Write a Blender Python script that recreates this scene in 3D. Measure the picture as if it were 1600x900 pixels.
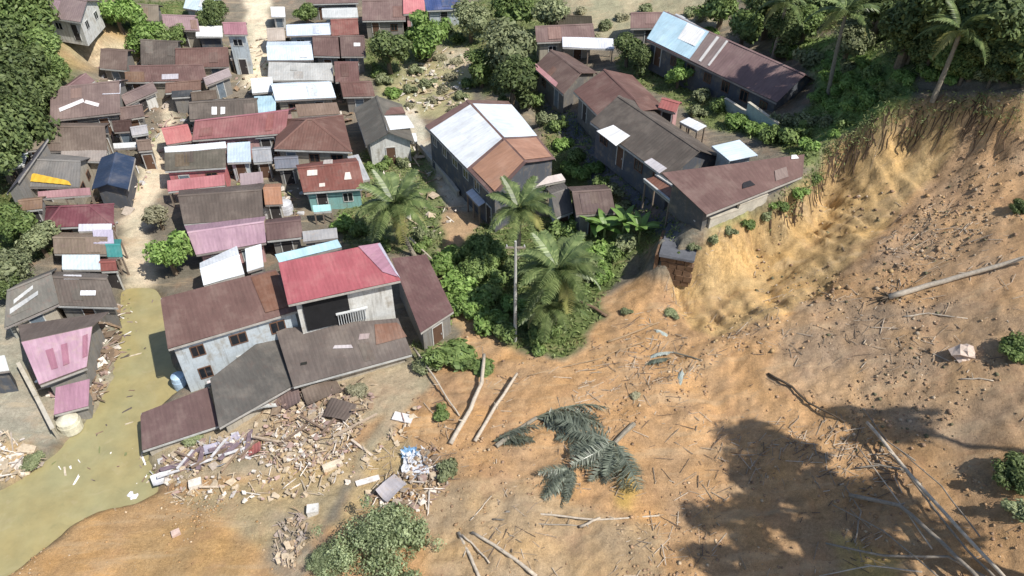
import bpy, math, random
import numpy as np
from mathutils import Vector, Matrix

random.seed(7); RNG = np.random.default_rng(7)
scene = bpy.context.scene
for o in list(bpy.data.objects): bpy.data.objects.remove(o)
col = scene.collection
R = math.radians

# ------------------------------------------------------------------ camera
CAM_H, PITCH, FPX = 42.0, R(40), 1186.0
cd = bpy.data.cameras.new('camera'); cam = bpy.data.objects.new('camera', cd); col.objects.link(cam)
cam.location = (0, 0, CAM_H); cam.rotation_euler = (R(90) - PITCH, 0, 0)
cd.sensor_width = 36; cd.lens = 36 * FPX / 1600; cd.clip_start = 0.5; cd.clip_end = 6000
scene.camera = cam
# ------------------------------------------------------------------ sky, sun, exposure
SUN_EL, SUN_AZ = R(53), R(-36)           # azimuth measured from +X towards +Y
w = bpy.data.worlds.new('World'); scene.world = w; w.use_nodes = True
nt = w.node_tree; bg = nt.nodes['Background']
sky = nt.nodes.new('ShaderNodeTexSky'); sky.sky_type = 'NISHITA'; sky.sun_disc = False
sky.sun_elevation = SUN_EL; sky.sun_rotation = R(90) - SUN_AZ
nt.links.new(sky.outputs[0], bg.inputs[0]); bg.inputs[1].default_value = 0.115
sd = bpy.data.lights.new('sun', 'SUN'); sd.energy = 4.8; sd.angle = R(0.55); sd.color = (1.0, 0.95, 0.87)
so = bpy.data.objects.new('sun', sd); col.objects.link(so)
sdir = Vector((math.cos(SUN_EL) * math.cos(SUN_AZ), math.cos(SUN_EL) * math.sin(SUN_AZ), math.sin(SUN_EL)))
so.rotation_euler = sdir.to_track_quat('Z', 'Y').to_euler(); so.location = (60, 10, 90)
vs = scene.view_settings; vs.view_transform = 'Standard'; vs.look = 'None'; vs.exposure = 0.18; vs.gamma = 1.0
vs.use_curve_mapping = False

# ------------------------------------------------------------------ pixel <-> place helpers (layout only)
SP, CP = math.sin(PITCH), math.cos(PITCH)
def rays(u, v):
    a = (np.asarray(u, float) - 800) / FPX; b = (np.asarray(v, float) - 450) / FPX
    return a, CP - b * SP, -(SP + b * CP)
def at(u, v, z):
    dx, dy, dz = rays(u, v); t = (z - CAM_H) / dz
    return np.array([dx * t, dy * t, z + 0 * t])
def proj(x, y, z):
    dz = z - CAM_H; d = y * CP - dz * SP
    return 800 + FPX * x / d, 450 - FPX * (y * SP + dz * CP) / d, d

# ------------------------------------------------------------------ numeric noise
_perm = RNG.random((256, 256))
def vnoise(x, y):
    xi = np.floor(x).astype(int); yi = np.floor(y).astype(int); fx = x - xi; fy = y - yi
    fx = fx * fx * (3 - 2 * fx); fy = fy * fy * (3 - 2 * fy)
    g = lambda a, b: _perm[a & 255, b & 255]
    return ((g(xi, yi) * (1 - fx) + g(xi + 1, yi) * fx) * (1 - fy) + (g(xi, yi + 1) * (1 - fx) + g(xi + 1, yi + 1) * fx) * fy) * 2 - 1
def fbm(x, y, o=4, g=.5):
    s = 0; a = 1
    for k in range(o):
        s = s + a * vnoise(x * 2 ** k + 17.3 * k, y * 2 ** k + 9.1 * k); a *= g
    return s
def inpoly(u, v, poly):
    r = np.zeros(np.shape(u), bool); n = len(poly)
    for i in range(n):
        x1, y1 = poly[i]; x2, y2 = poly[(i + 1) % n]
        if y1 == y2: continue
        c = ((y1 > v) != (y2 > v)) & (u < (x2 - x1) * (v - y1) / (y2 - y1) + x1)
        r ^= c
    return r

# ------------------------------------------------------------------ object helpers
def link(o, parent=None):
    col.objects.link(o)
    if parent is not None: o.parent = parent
    return o
def tag(o, label=None, cat=None, group=None, kind=None):
    if label: o['label'] = label
    if cat: o['category'] = cat
    if group: o['group'] = group
    if kind: o['kind'] = kind
    return o
def empty(name, loc, rz=0):
    o = bpy.data.objects.new(name, None); o.empty_display_size = .3
    o.location = loc; o.rotation_euler = (0, 0, rz); return link(o)
def mesh_np(name, V, F, mat=None, uv=None, colr=None, smooth=False):
    V = np.asarray(V, np.float32); me = bpy.data.meshes.new(name)
    if isinstance(F, np.ndarray):
        k = F.shape[1]; me.vertices.add(len(V)); me.vertices.foreach_set('co', V.ravel())
        me.loops.add(F.size); me.loops.foreach_set('vertex_index', F.astype(np.int32).ravel())
        me.polygons.add(len(F)); me.polygons.foreach_set('loop_start', np.arange(0, F.size, k, dtype=np.int32))
        try: me.polygons.foreach_set('loop_total', np.full(len(F), k, np.int32))
        except Exception: pass
        me.update(calc_edges=True)
    else:
        me.from_pydata([tuple(map(float, p)) for p in V], [], [tuple(int(i) for i in f) for f in F])
    if uv is not None:
        li = np.zeros(len(me.loops), np.int32); me.loops.foreach_get('vertex_index', li)
        l = me.uv_layers.new(name='UVMap'); l.data.foreach_set('uv', np.asarray(uv, np.float32)[li].ravel())
    if colr is not None:
        ca = me.color_attributes.new('tint', 'FLOAT_COLOR', 'POINT')
        c4 = np.ones((len(V), 4), np.float32); c4[:, :3] = colr; ca.data.foreach_set('color', c4.ravel())
    if smooth: me.polygons.foreach_set('use_smooth', np.ones(len(me.polygons), bool))
    if mat: me.materials.append(mat)
    me.validate(); return me
def obj(name, me, parent=None, loc=(0, 0, 0), rot=(0, 0, 0), sc=(1, 1, 1)):
    o = bpy.data.objects.new(name, me); o.location = loc; o.rotation_euler = rot; o.scale = sc
    return link(o, parent)
class MB:
    def __init__(s): s.v = []; s.f = []; s.c = []
    def add(s, V, F, c=None):
        b = len(s.v); s.v += [tuple(p) for p in V]; s.f += [tuple(i + b for i in f) for f in F]
        s.c += [c or (1, 1, 1)] * len(V)
    BF = [(0, 3, 2, 1), (4, 5, 6, 7), (0, 1, 5, 4), (1, 2, 6, 5), (2, 3, 7, 6), (3, 0, 4, 7)]
    def box(s, x0, x1, y0, y1, z0, z1, c=None):
        s.add([(x0, y0, z0), (x1, y0, z0), (x1, y1, z0), (x0, y1, z0), (x0, y0, z1), (x1, y0, z1), (x1, y1, z1), (x0, y1, z1)], MB.BF, c)
    def obox(s, cen, size, M, c=None, jit=0):
        h = np.array(size) / 2; P = []
        for dz in (-1, 1):
            for dx, dy in ((-1, -1), (1, -1), (1, 1), (-1, 1)):
                p = Vector((dx * h[0] * (1 + random.uniform(-jit, jit)), dy * h[1] * (1 + random.uniform(-jit, jit)), dz * h[2] * (1 + random.uniform(-jit, jit))))
                P.append(tuple(M @ p + Vector(cen)))
        s.add(P, MB.BF, c)
    def tube(s, pts, rad, n=7, c=None, cap=True):
        pts = [Vector(p) for p in pts]; V = []; F = []
        for i, p in enumerate(pts):
            d = (pts[min(i + 1, len(pts) - 1)] - pts[max(i - 1, 0)]).normalized()
            a = d.orthogonal().normalized() if i == 0 else (a - d * a.dot(d)).normalized()
            b = d.cross(a)
            for k in range(n):
                t = 2 * math.pi * k / n; V.append(p + (a * math.cos(t) + b * math.sin(t)) * rad[i])
        for i in range(len(pts) - 1):
            for k in range(n):
                F.append((i * n + k, i * n + (k + 1) % n, (i + 1) * n + (k + 1) % n, (i + 1) * n + k))
        if cap: F.append(tuple(range(n))[::-1]); F.append(tuple(range((len(pts) - 1) * n, len(pts) * n)))
        s.add(V, F, c)
    def mesh(s, name, mat, colr=False, smooth=False):
        return mesh_np(name, np.array(s.v), s.f, mat, colr=np.array(s.c) if colr else None, smooth=smooth)

# ------------------------------------------------------------------ materials
class NT:
    def __init__(s, name):
        s.m = bpy.data.materials.new(name); s.m.use_nodes = True; s.t = s.m.node_tree
        s.p = s.t.nodes['Principled BSDF']
    def n(s, typ, **kw):
        x = s.t.nodes.new(typ)
        for k, v in kw.items():
            if k in x.inputs: x.inputs[k].default_value = v
            else: setattr(x, k, v)
        return x
    def l(s, a, b): s.t.links.new(a, b)
    def math(s, op, a, b=None):
        x = s.n('ShaderNodeMath', operation=op)
        for i, q in enumerate((a, b)):
            if q is None: continue
            if isinstance(q, (int, float)): x.inputs[i].default_value = q
            else: s.l(q, x.inputs[i])
        return x.outputs[0]
    def mix(s, f, a, b, mode='MIX'):
        x = s.n('ShaderNodeMix', data_type='RGBA', blend_type=mode)
        for q, i in ((f, 0), (a, 6), (b, 7)):
            if isinstance(q, (int, float)): x.inputs[i].default_value = q
            elif isinstance(q, (tuple, list)): x.inputs[i].default_value = (*q[:3], 1)
            else: s.l(q, x.inputs[i])
        return x.outputs[2]
    def noise(s, vec, scale, detail=4, rough=.6):
        x = s.n('ShaderNodeTexNoise', Scale=scale, Detail=detail, Roughness=rough); s.l(vec, x.inputs['Vector']); return x.outputs[0]
    def ramp(s, f, a, b, lo=0., hi=1.):
        x = s.n('ShaderNodeMapRange'); s.l(f, x.inputs[0])
        for i, q in zip((1, 2, 3, 4), (a, b, lo, hi)): x.inputs[i].default_value = q
        return x.outputs[0]
    def scalec(s, c, f): 
        x = s.n('ShaderNodeVectorMath', operation='SCALE'); 
        if isinstance(c, tuple): x.inputs[0].default_value = c
        else: s.l(c, x.inputs[0])
        s.l(f, x.inputs[3]); return x.outputs[0]
    def out(s, c, rough=.8, spec=.3, bump=None, bs=.3, bd=.05):
        if isinstance(c, tuple): s.p.inputs['Base Color'].default_value = (*c, 1)
        else: s.l(c, s.p.inputs['Base Color'])
        if isinstance(rough, (int, float)): s.p.inputs['Roughness'].default_value = rough
        else: s.l(rough, s.p.inputs['Roughness'])
        s.p.inputs['Specular IOR Level'].default_value = spec
        if bump is not None:
            b = s.n('ShaderNodeBump', Strength=bs, Distance=bd); s.l(bump, b.inputs['Height']); s.l(b.outputs[0], s.p.inputs['Normal'])
        return s.m
_mats = {}
def roof_mat(c, rust=.35):
    k = ('roof', c, rust)
    if k in _mats: return _mats[k]
    if max(c) < .3 and c[0] >= c[2] * .9 and c[0] < .3: c = (c[0] * .92, c[1] * .93, c[2] * .80)
    g = NT('roof_sheet_metal'); uv = g.n('ShaderNodeUVMap').outputs[0]; sp = g.n('ShaderNodeSeparateXYZ'); g.l(uv, sp.inputs[0])
    oi = g.n('ShaderNodeObjectInfo').outputs['Random']
    fu = g.math('FLOOR', g.math('DIVIDE', sp.outputs[0], .82)); fv = g.math('FLOOR', g.math('DIVIDE', sp.outputs[1], 2.1))
    cx = g.n('ShaderNodeCombineXYZ'); g.l(fu, cx.inputs[0]); g.l(fv, cx.inputs[1]); g.l(oi, cx.inputs[2])
    wn = g.n('ShaderNodeTexWhiteNoise', noise_dimensions='3D'); g.l(cx.outputs[0], wn.inputs['Vector'])
    geo = g.n('ShaderNodeNewGeometry').outputs['Position']
    st = g.n('ShaderNodeMapping'); st.inputs['Scale'].default_value = (2.6, .35, 1); g.l(uv, st.inputs[0])
    streak = g.noise(st.outputs[0], 1.6, 3); low = g.noise(geo, .45, 5, .65); mid = g.noise(geo, 2.2, 4, .7)
    f = g.math('MULTIPLY', g.ramp(wn.outputs['Value'], 0, 1, .93, 1.07), g.ramp(streak, .3, .7, .88, 1.08))
    f = g.math('MULTIPLY', f, g.ramp(low, .3, .7, .84, 1.14))
    base = g.scalec(c, f)
    lum = sum(c) / 3
    rc = (min(.5, lum * 1.15 + .02), lum * .85 + .01, lum * .74 + .008) if lum < .3 else (.42, .33, .25)
    m = g.math('MULTIPLY', g.ramp(mid, .52, .72, 0, 1), rust)
    base = g.mix(m, base, rc)
    grime = g.math('MULTIPLY', g.ramp(g.noise(st.outputs[0], 4.5, 4, .75), .54, .74, 0, 1), .5)
    base = g.mix(grime, base, tuple(k * .45 for k in c) if lum < .3 else (.30, .27, .24))
    spk = g.math('MULTIPLY', g.ramp(g.noise(geo, 6.5, 5, .8), .62, .72, 0, 1), .4)
    base = g.mix(spk, base, (.36, .31, .27))
    dust = g.math('MULTIPLY', g.ramp(low, .5, .75, 0, .5), .5)
    base = g.mix(dust, base, (.34, .29, .24) if lum < .3 else (.6, .58, .54))
    _mats[k] = g.out(base, g.ramp(mid, .3, .7, .5, .75), .18, mid, .2, .03); return _mats[k]
def plain_mat(name, c, rough=.8, var=.25, scale=1.5, spec=.25, dirt=None):
    k = (name, c)
    if k in _mats: return _mats[k]
    g = NT(name); geo = g.n('ShaderNodeNewGeometry').outputs['Position']
    n1 = g.noise(geo, scale, 5, .65); n2 = g.noise(geo, scale * 7, 3, .6)
    b = g.scalec(c, g.math('MULTIPLY', g.ramp(n1, .3, .7, 1 - var, 1 + var * .6), g.ramp(n2, .3, .7, 1 - var * .5, 1 + var * .4)))
    if dirt:
        b = g.mix(g.math('MULTIPLY', g.ramp(n1, .52, .7, 0, 1), .7), b, dirt)
        zm = g.n('ShaderNodeMapping'); zm.inputs['Scale'].default_value = (3, 3, .25); g.l(geo, zm.inputs[0])
        b = g.mix(g.math('MULTIPLY', g.ramp(g.noise(zm.outputs[0], 1.4, 4, .7), .5, .72, 0, 1), .55), b, tuple(k * .5 for k in dirt))
    _mats[k] = g.out(b, rough, spec, n2, .25, .02); return _mats[k]
def wall_mat(c): return plain_mat('painted_plaster', c, .85, .16, .9, .2, (.36 * .8, .3 * .8, .22 * .8))
def leaf_mat(name, c1, c2, trans=.25, rough=.55, spec=.3):
    k = (name, c1, c2)
    if k in _mats: return _mats[k]
    g = NT(name); gn = g.n('ShaderNodeNewGeometry'); rnd = gn.outputs['Random Per Island']; oi = g.n('ShaderNodeObjectInfo').outputs['Random']
    n1 = g.noise(gn.outputs['Position'], .8, 3)
    c = g.mix(rnd, c1, c2); c = g.scalec(c, g.math('MULTIPLY', g.ramp(oi, 0, 1, .8, 1.2), g.ramp(n1, .3, .7, .8, 1.25)))
    g.out(c, rough, spec)
    tr = g.n('ShaderNodeBsdfTranslucent'); g.l(c, tr.inputs[0]); mx = g.n('ShaderNodeMixShader'); mx.inputs[0].default_value = trans
    g.l(g.p.outputs[0], mx.inputs[1]); g.l(tr.outputs[0], mx.inputs[2])
    g.l(mx.outputs[0], g.t.nodes['Material Output'].inputs[0]); _mats[k] = g.m; return g.m
def tint_mat(name, rough=.85, var=.3):
    if name in _mats: return _mats[name]
    g = NT(name); geo = g.n('ShaderNodeNewGeometry').outputs['Position']; a = g.n('ShaderNodeAttribute', attribute_name='tint')
    n = g.noise(geo, 4, 5, .65); _mats[name] = g.out(g.scalec(a.outputs[0], g.ramp(n, .3, .7, 1 - var, 1 + var * .7)), rough, .25, n, .3, .02); return _mats[name]
# ------------------------------------------------------------------ terrain: heights from spot heights
CTRL = [  # pixel u, v, height
 (40,40,5),(90,45,5),(135,50,4.6),(150,105,.6),(60,120,4),(30,190,3.6),(10,260,2.2),(-20,350,1.8),(60,250,.4),(0,500,.5),(-60,600,.6),(120,10,5.6),(60,-40,7),(190,10,2.4),(110,90,3),(200,90,.4),
 (300,10,1),(400,0,.8),(500,0,1),(600,-10,1.4),(750,20,2.4),(900,20,4.5),(1050,20,6.5),(1000,-40,6.5),(300,-80,2),(700,-80,3),
 (200,150,.1),(300,110,.1),(400,100,.1),(500,100,.2),(600,100,.5),(700,110,1),(760,150,1.2),(300,200,.05),(400,200,.05),(500,200,.1),(600,200,.3),(680,230,.5),(250,250,.05),(350,300,.05),(450,300,.1),(550,320,.2),(640,320,.4),(720,330,.8),
 (100,300,.2),(60,200,.6),(120,400,.15),(50,400,.5),(240,350,.05),(240,430,.02),(350,400,.1),(450,400,.2),(560,380,.4),(640,400,.6),
 (150,460,.1),(100,560,.2),(50,640,.25),(10,720,.2),(90,690,.08),(215,460,0),(225,540,0),(190,640,0),(120,740,0),(30,820,0),(-60,850,0),
 (265,520,.05),(300,640,.3),(240,760,.05),(150,810,.25),(60,880,.4),(150,890,.9),(300,850,1.0),(250,920,1.2),(400,760,.8),(0,960,.6),
 (450,560,.3),(600,560,.8),(500,650,1),(620,640,1.5),(560,720,1.5),(500,800,1.3),(640,760,1.8),(700,850,2.1),(560,890,1.8),(670,540,1.1),(700,480,1.0),
 (760,620,2),(850,560,2.2),(950,560,2.5),(850,700,2.4),(1000,640,2.9),(900,800,2.7),(1050,750,2.9),(1000,870,2.8),(1150,650,3.4),(1200,850,3.4),(1250,600,4.8),(1350,700,5),(1350,850,4.4),(1450,600,7),(1550,700,7.5),(1500,880,5.5),(1620,900,6.5),(1750,800,10),(1620,550,10),(1500,480,9),
 (800,1000,2.4),(1200,1000,3.5),(1600,1100,6),(400,1000,1.4),
 (690,420,.9),(780,400,1.2),(850,430,1.5),(800,500,1.7),(940,420,2.2),(960,470,2.3),(1000,430,2.4),(1040,445,2.5),(1060,470,2.6),(1100,500,3),(1180,480,4.6),(1300,450,6.6),(1400,400,8.4),(1500,380,10),(1620,350,12.5),
 (1046,386,6.6),(1075,370,7.2),(1110,362,7.6),(1140,345,7.9),(1200,316,8.4),(1258,284,9.2),(1290,235,10),(1330,208,11.5),(1380,170,14.5),(1450,155,15.5),(1530,152,16.5),(1620,150,18),
 (1130,398,4.6),(1165,380,5.2),(1200,364,5.6),(1262,332,6.6),(1296,288,7.4),(1336,264,8.5),(1385,238,10.4),(1420,230,11.2),(1455,224,11.8),(1535,220,13),(1620,215,14.2),
 (1160,440,3.6),(1120,455,3.0),(1230,400,5.4),(1290,370,6.4),(1330,320,7.6),(1400,290,9.2),(1460,270,10.4),(1550,250,12.4),(1640,240,14),
 (860,190,4.2),(900,225,4.7),(950,275,5.3),(1000,325,6.1),(830,160,3.6),(880,300,1.4),(930,310,2.2),(970,345,2.8),(1005,370,3.2),(890,240,2.2),(840,190,1.6),(850,340,1.2),(780,330,.9),(770,210,.9),
 (1180,270,8),(1100,280,7.6),(1050,260,6.9),(1000,200,5.8),(950,150,5.2),(900,110,4.4),(1060,150,6.2),(1100,200,7),(1200,200,8.4),(1250,230,9.2),(1150,120,7.6),(1240,150,9),(1290,170,10.4),(1100,60,7),(960,70,5.2),(850,70,3.6),
 (1330,110,13),(1400,100,15.6),(1500,90,17.5),(1600,90,19),(1300,30,12.5),(1450,20,17.5),(1600,0,21),(1200,20,9.5),(1100,-20,8),(1300,-60,14),(1600,-80,24)]
WATER_POLY = [(192,445),(236,448),(252,470),(262,560),(282,600),(250,625),(220,652),(226,712),(244,745),(242,765),(205,782),(160,788),(110,815),(60,855),(10,892),(-70,940),(-260,960),(-260,780),(-60,795),(0,762),(45,738),(75,715),(100,690),(120,668),(150,640),(175,590),(184,540),(188,490)]
CREST = [(1046,386,6.6),(1075,370,7.2),(1110,362,7.6),(1140,345,7.9),(1200,316,8.4),(1258,284,9.2),(1290,235,10),(1330,208,11.5),(1380,170,14.0),(1450,155,15.2),(1530,152,16.3),(1620,150,17.6)]
FOOT = [(1130,398,4.6),(1165,380,5.2),(1200,364,5.6),(1262,332,6.6),(1296,288,7.4),(1336,264,8.5),(1385,238,10.2),(1420,230,11.0),(1455,224,11.8),(1535,220,13),(1620,215,14.2)]
CTRL = [c_ for c_ in CTRL if c_ not in CREST and c_ not in FOOT and c_[:2] not in [(1380,170),(1450,155),(1530,152),(1620,150),(1385,238),(1420,230)]]
for line in (CREST,):
    for a_, b_ in zip(line[:-1], line[1:]):
        m_ = max(2, int(math.hypot(a_[0] - b_[0], a_[1] - b_[1]) / 14)); CTRL += [tuple(a_[k] + (b_[k] - a_[k]) * i / m_ for k in range(3)) for i in range(m_)]
cu = np.array(CTRL, float); cp = at(cu[:, 0], cu[:, 1], cu[:, 2])
cx = np.concatenate([cp[0], [-140, -300, -140, -60, 0, 60, 200, 400, 200, 150, -150, 0, 150, 300, -300, 900, -900, 0, 0]])
cy = np.concatenate([cp[1], [60, 60, 130, 0, -10, 0, 30, 100, 150, 80, 250, 260, 260, 300, 300, 300, 300, 900, -400]])
cz = np.concatenate([cu[:, 2], [4, 8, 8, .5, 2, 10, 26, 40, 34, 26, 10, 6, 26, 44, 20, 60, 40, 30, 2]])
cl = np.array([at(*c_) for c_ in CREST]); ex, ey, ez = [], [], []
for i in range(len(cl) - 1):
    p_, q_ = cl[i], cl[i + 1]; d_ = (q_ - p_)[:2]; ln_ = np.hypot(*d_); d_ = d_ / ln_; nr = np.array([d_[1], -d_[0]]); m_ = max(1, int(ln_ / 1.1))
    for k in range(m_):
        r_ = p_ + (q_ - p_) * k / m_; t_ = (i + k / m_) / (len(cl) - 1); drop = (3.0 + 1.7 * t_) * (.85 + .3 * RNG.random())
        for off, dz_ in ((-1.3, .1), (.95, -drop * .8), (1.6, -drop)): e_ = r_[:2] + nr * (off + .25 * RNG.normal() * (off > 0)); ex.append(e_[0]); ey.append(e_[1]); ez.append(r_[2] + dz_)
cx = np.append(cx, ex); cy = np.append(cy, ey); cz = np.append(cz, ez)
n = len(cx); D = np.hypot(cx[:, None] - cx[None], cy[:, None] - cy[None])
A_ = np.zeros((n + 1, n + 1)); A_[:n, :n] = -D + np.eye(n) * .06; A_[:n, n] = 1; A_[n, :n] = 1
wts = np.linalg.solve(A_, np.append(cz, 0))
def stretch(a, b, s, grow, lim, sign):
    out = []; x = b if sign > 0 else a; st = s
    while abs(x) < lim: st *= grow; x += sign * st; out.append(x)
    return out
ux = np.concatenate([np.arange(-48, -14, .3), np.arange(-14, 46, .2), np.arange(46, 48.01, .3)]); xs = np.array(sorted(stretch(-48, 48, .3, 1.12, 1800, -1)) + list(ux) + stretch(-48, 48, .3, 1.12, 1800, 1))
uy = np.concatenate([np.arange(19, 62, .2), np.arange(62, 80, .35), np.arange(80, 130, .6)])
ys = np.array(sorted(stretch(19, 0, .4, 1.2, 600, -1)) + list(uy) + stretch(0, 130, .55, 1.12, 2200, 1))
X, Y = np.meshgrid(xs, ys); XF, YF = X.ravel(), Y.ravel()
Z = np.zeros(len(XF))
for i in range(0, len(XF), 20000):
    s_ = slice(i, i + 20000); d_ = np.hypot(XF[s_, None] - cx[None], YF[s_, None] - cy[None]); Z[s_] = -d_ @ wts[:n] + wts[n]
U0, V0, D0 = proj(XF, YF, Z); U0 = np.where(D0 > 1, U0, 1e6); V0 = np.where(D0 > 1, V0, 1e6)
jit = fbm(XF * .35, YF * .35, 4); jit2 = fbm(XF * .35 + 50, YF * .35 + 31, 4); pxm = FPX / np.maximum(D0, 20)
UJ, VJ = U0 + jit * .55 * pxm, V0 + jit2 * .4 * pxm
def mask(poly, j=True): return inpoly(UJ if j else U0, VJ if j else V0, poly)
SLIDE = [(470,900),(640,640),(690,560),(740,505),(780,530),(800,545),(880,560),(960,500),(930,470),(1000,425),(1045,440),(1085,400),(1110,372),(1260,292),(1300,222),(1390,168),(1450,150),(1600,150),(1900,130),(2000,1300),(-300,1300),(-260,960),(0,895),(60,858),(150,792),(240,768),(300,742),(420,740),(520,700),(600,650)]
m_slide = mask(SLIDE)
SCARP = [(1050,440),(1085,398),(1112,372),(1262,292),(1300,222),(1390,168),(1430,200),(1440,300),(1400,340),(1300,430),(1210,500),(1120,530),(1060,490)]
m_scarp = mask(SCARP)
m_water = inpoly(U0 + jit * .12 * pxm, V0 + jit2 * .1 * pxm, WATER_POLY)
def blur(a, k):
    a = a.astype(float).reshape(X.shape)
    for _ in range(k):
        a[1:-1] = (a[:-2] + 2 * a[1:-1] + a[2:]) / 4; a[:, 1:-1] = (a[:, :-2] + 2 * a[:, 1:-1] + a[:, 2:]) / 4
    return a.ravel()
inframe = (U0 > -300) & (U0 < 1950) & (V0 > -200) & (V0 < 1200)
sl = blur(m_slide & inframe, 3); sc = blur(m_scarp, 3); wa = blur(m_water, 4)
rough = fbm(XF * .28, YF * .28, 5, .55); fine = np.abs(fbm(XF * 1.0 + 7 + .3 * rough, YF * 1.0, 4, .6)) * 2 - .9; ridg = 1 - np.abs(fbm((XF * .9 + YF * .35) * 1.0, (YF - XF) * .16, 3)) 
smo = blur(mask([(960,650),(1060,670),(1110,720),(1100,800),(1000,800),(960,740)]) | mask([(800,585),(940,570),(1010,600),(1000,640),(860,640)]) | mask([(0,900),(160,800),(330,790),(460,830),(420,1000),(0,1000)]) | mask([(640,690),(760,700),(740,790),(660,790)]), 6)
Z = np.maximum(Z, 0.0); gul = 1 - np.abs(fbm((XF * .35 - YF * .6), (XF * .8 + YF * .4) * .22, 4)) ; micro = np.abs(fbm(XF * 2.2, YF * 2.2 + 40, 3, .65)) * 2 - .8
Z += sl * (.26 * rough + (.075 * fine + .15 * (gul - .6) + .04 * micro) * (1 - .9 * smo)) * np.clip(.35 + (U0 - 100) / 900, .3, 1) + sc * ((ridg - .6) * .45 + .3 * rough - .12 * fine) + (1 - sl) * .05 * fine * inframe
Z = np.where(sl > .3, np.maximum(Z, -.1), np.maximum(Z, 0))
Z = Z - wa * .9
WATER_Z = -.30
HG = Z.reshape(X.shape)
def H(x, y):
    i = np.clip(np.searchsorted(ys, y) - 1, 0, len(ys) - 2); j = np.clip(np.searchsorted(xs, x) - 1, 0, len(xs) - 2)
    fy = (y - ys[i]) / (ys[i + 1] - ys[i]); fx = (x - xs[j]) / (xs[j + 1] - xs[j])
    return (HG[i, j] * (1 - fx) + HG[i, j + 1] * fx) * (1 - fy) + (HG[i + 1, j] * (1 - fx) + HG[i + 1, j + 1] * fx) * fy
def gp(u, v, up=0.):
    """ground point seen at a pixel; with up: the ground foot of a point that far above ground"""
    dx, dy, dz = rays(u, v); t = np.arange(14, 320, .12); x, y, z = dx * t, dy * t, CAM_H + dz * t
    k = np.argmax(z < H(x, y) + up); return Vector((float(x[k]), float(y[k]), float(H(x[k], y[k]))))
# ground colours (soil and cover, with some light and shade mixed in)
C = np.tile(np.array([.21, .185, .145]), (len(XF), 1))  # village base tone darkened to stand in for shade between houses
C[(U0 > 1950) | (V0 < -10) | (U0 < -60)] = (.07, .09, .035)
ZONES = [
 ((.10,.13,.045), [(-300,-300),(60,0),(140,40),(100,60),(130,110),(90,150),(60,200),(10,260),(40,330),(70,360),(100,390),(60,410),(10,450),(-300,500)]),
 ((.11,.15,.05), [(160,0),(290,0),(300,40),(290,70),(210,95),(180,50)]),
 ((.52,.35,.17), [(92,62),(130,50),(165,38),(200,55),(205,90),(180,105),(100,108)]),
 ((.55,.48,.34), [(130,75),(205,60),(205,92),(170,108),(115,100)]),
 ((.70,.62,.46), [(380,-10),(420,-10),(424,90),(414,130),(380,140),(386,80)]),
 ((.70,.60,.44), [(262,150),(285,165),(268,205),(262,250),(262,290),(235,330),(228,370),(238,448),(190,448),(186,380),(184,345),(210,290),(222,235),(250,195)]),
 ((.17,.20,.085), [(560,90),(590,40),(690,20),(800,-20),(880,0),(850,60),(840,150),(760,150),(750,90),(690,70),(640,100),(600,150)]),
 ((.36,.34,.19), [(600,130),(660,80),(735,75),(750,110),(735,165),(690,190),(640,178),(590,165)]),
 ((.50,.45,.33), [(690,80),(735,80),(735,110),(690,105)]),
 ((.42,.38,.25), [(860,-40),(1150,-40),(1130,40),(1060,30),(940,60),(900,30)]),
 ((.14,.17,.07), [(820,130),(850,130),(900,190),(960,260),(1000,320),(1020,360),(1000,400),(930,350),(870,320),(850,220)]),
 ((.60,.55,.44), [(628,172),(655,170),(668,215),(728,300),(735,335),(704,318),(640,238)]),
 ((.19,.22,.10), [(565,235),(650,225),(700,320),(690,390),(560,400),(520,350),(560,300)]),
 ((.46,.32,.19), [(700,330),(735,330),(745,360),(715,395),(690,400),(690,350)]),
 ((.13,.17,.06), [(650,385),(700,400),(760,345),(900,330),(1010,330),(1025,375),(985,400),(930,470),(955,500),(880,555),(800,540),(745,505),(700,455)]),
 ((.55,.36,.19), [(694,455),(706,455),(750,515),(800,540),(830,600),(770,600),(740,540),(715,505)]),
 ((.15,.18,.08), [(640,530),(740,530),(770,560),(760,600),(700,610),(650,590)]),
 ((.14,.15,.165), [(838,160),(872,150),(950,240),(1075,352),(1062,380),(1038,380),(930,280),(865,205)]),
 ((.17,.21,.08), [(990,60),(1030,100),(1140,170),(1220,195),(1290,150),(1320,200),(1260,260),(1200,230),(1120,200),(1030,150),(960,110)]),
 ((.20,.29,.09), [(1250,60),(1340,55),(1420,112),(1420,165),(1385,172),(1320,205),(1290,235),(1265,200),(1280,150)]),
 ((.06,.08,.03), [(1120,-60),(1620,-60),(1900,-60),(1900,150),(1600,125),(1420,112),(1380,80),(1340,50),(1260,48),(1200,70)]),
 ((.24,.27,.12), [(1108,352),(1200,316),(1262,280),(1290,228),(1335,200),(1345,212),(1300,245),(1275,298),(1215,340),(1150,395),(1100,400)]),
 ((.33,.31,.24), [(-60,470),(185,470),(180,560),(150,640),(95,690),(60,705),(-60,740)]),
 ((.34,.32,.25), [(10,585),(35,575),(95,685),(45,700),(10,690)]),
 ((.45,.37,.25), [(225,710),(330,640),(460,605),(650,555),(700,600),(660,690),(560,740),(430,770),(280,780)]),
 ((.50,.37,.21), [(0,685),(40,690),(60,725),(20,755),(-60,760)]),
]
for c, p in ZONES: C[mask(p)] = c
SL = np.array([.48, .30, .155]) ; C[m_slide] = SL
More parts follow.
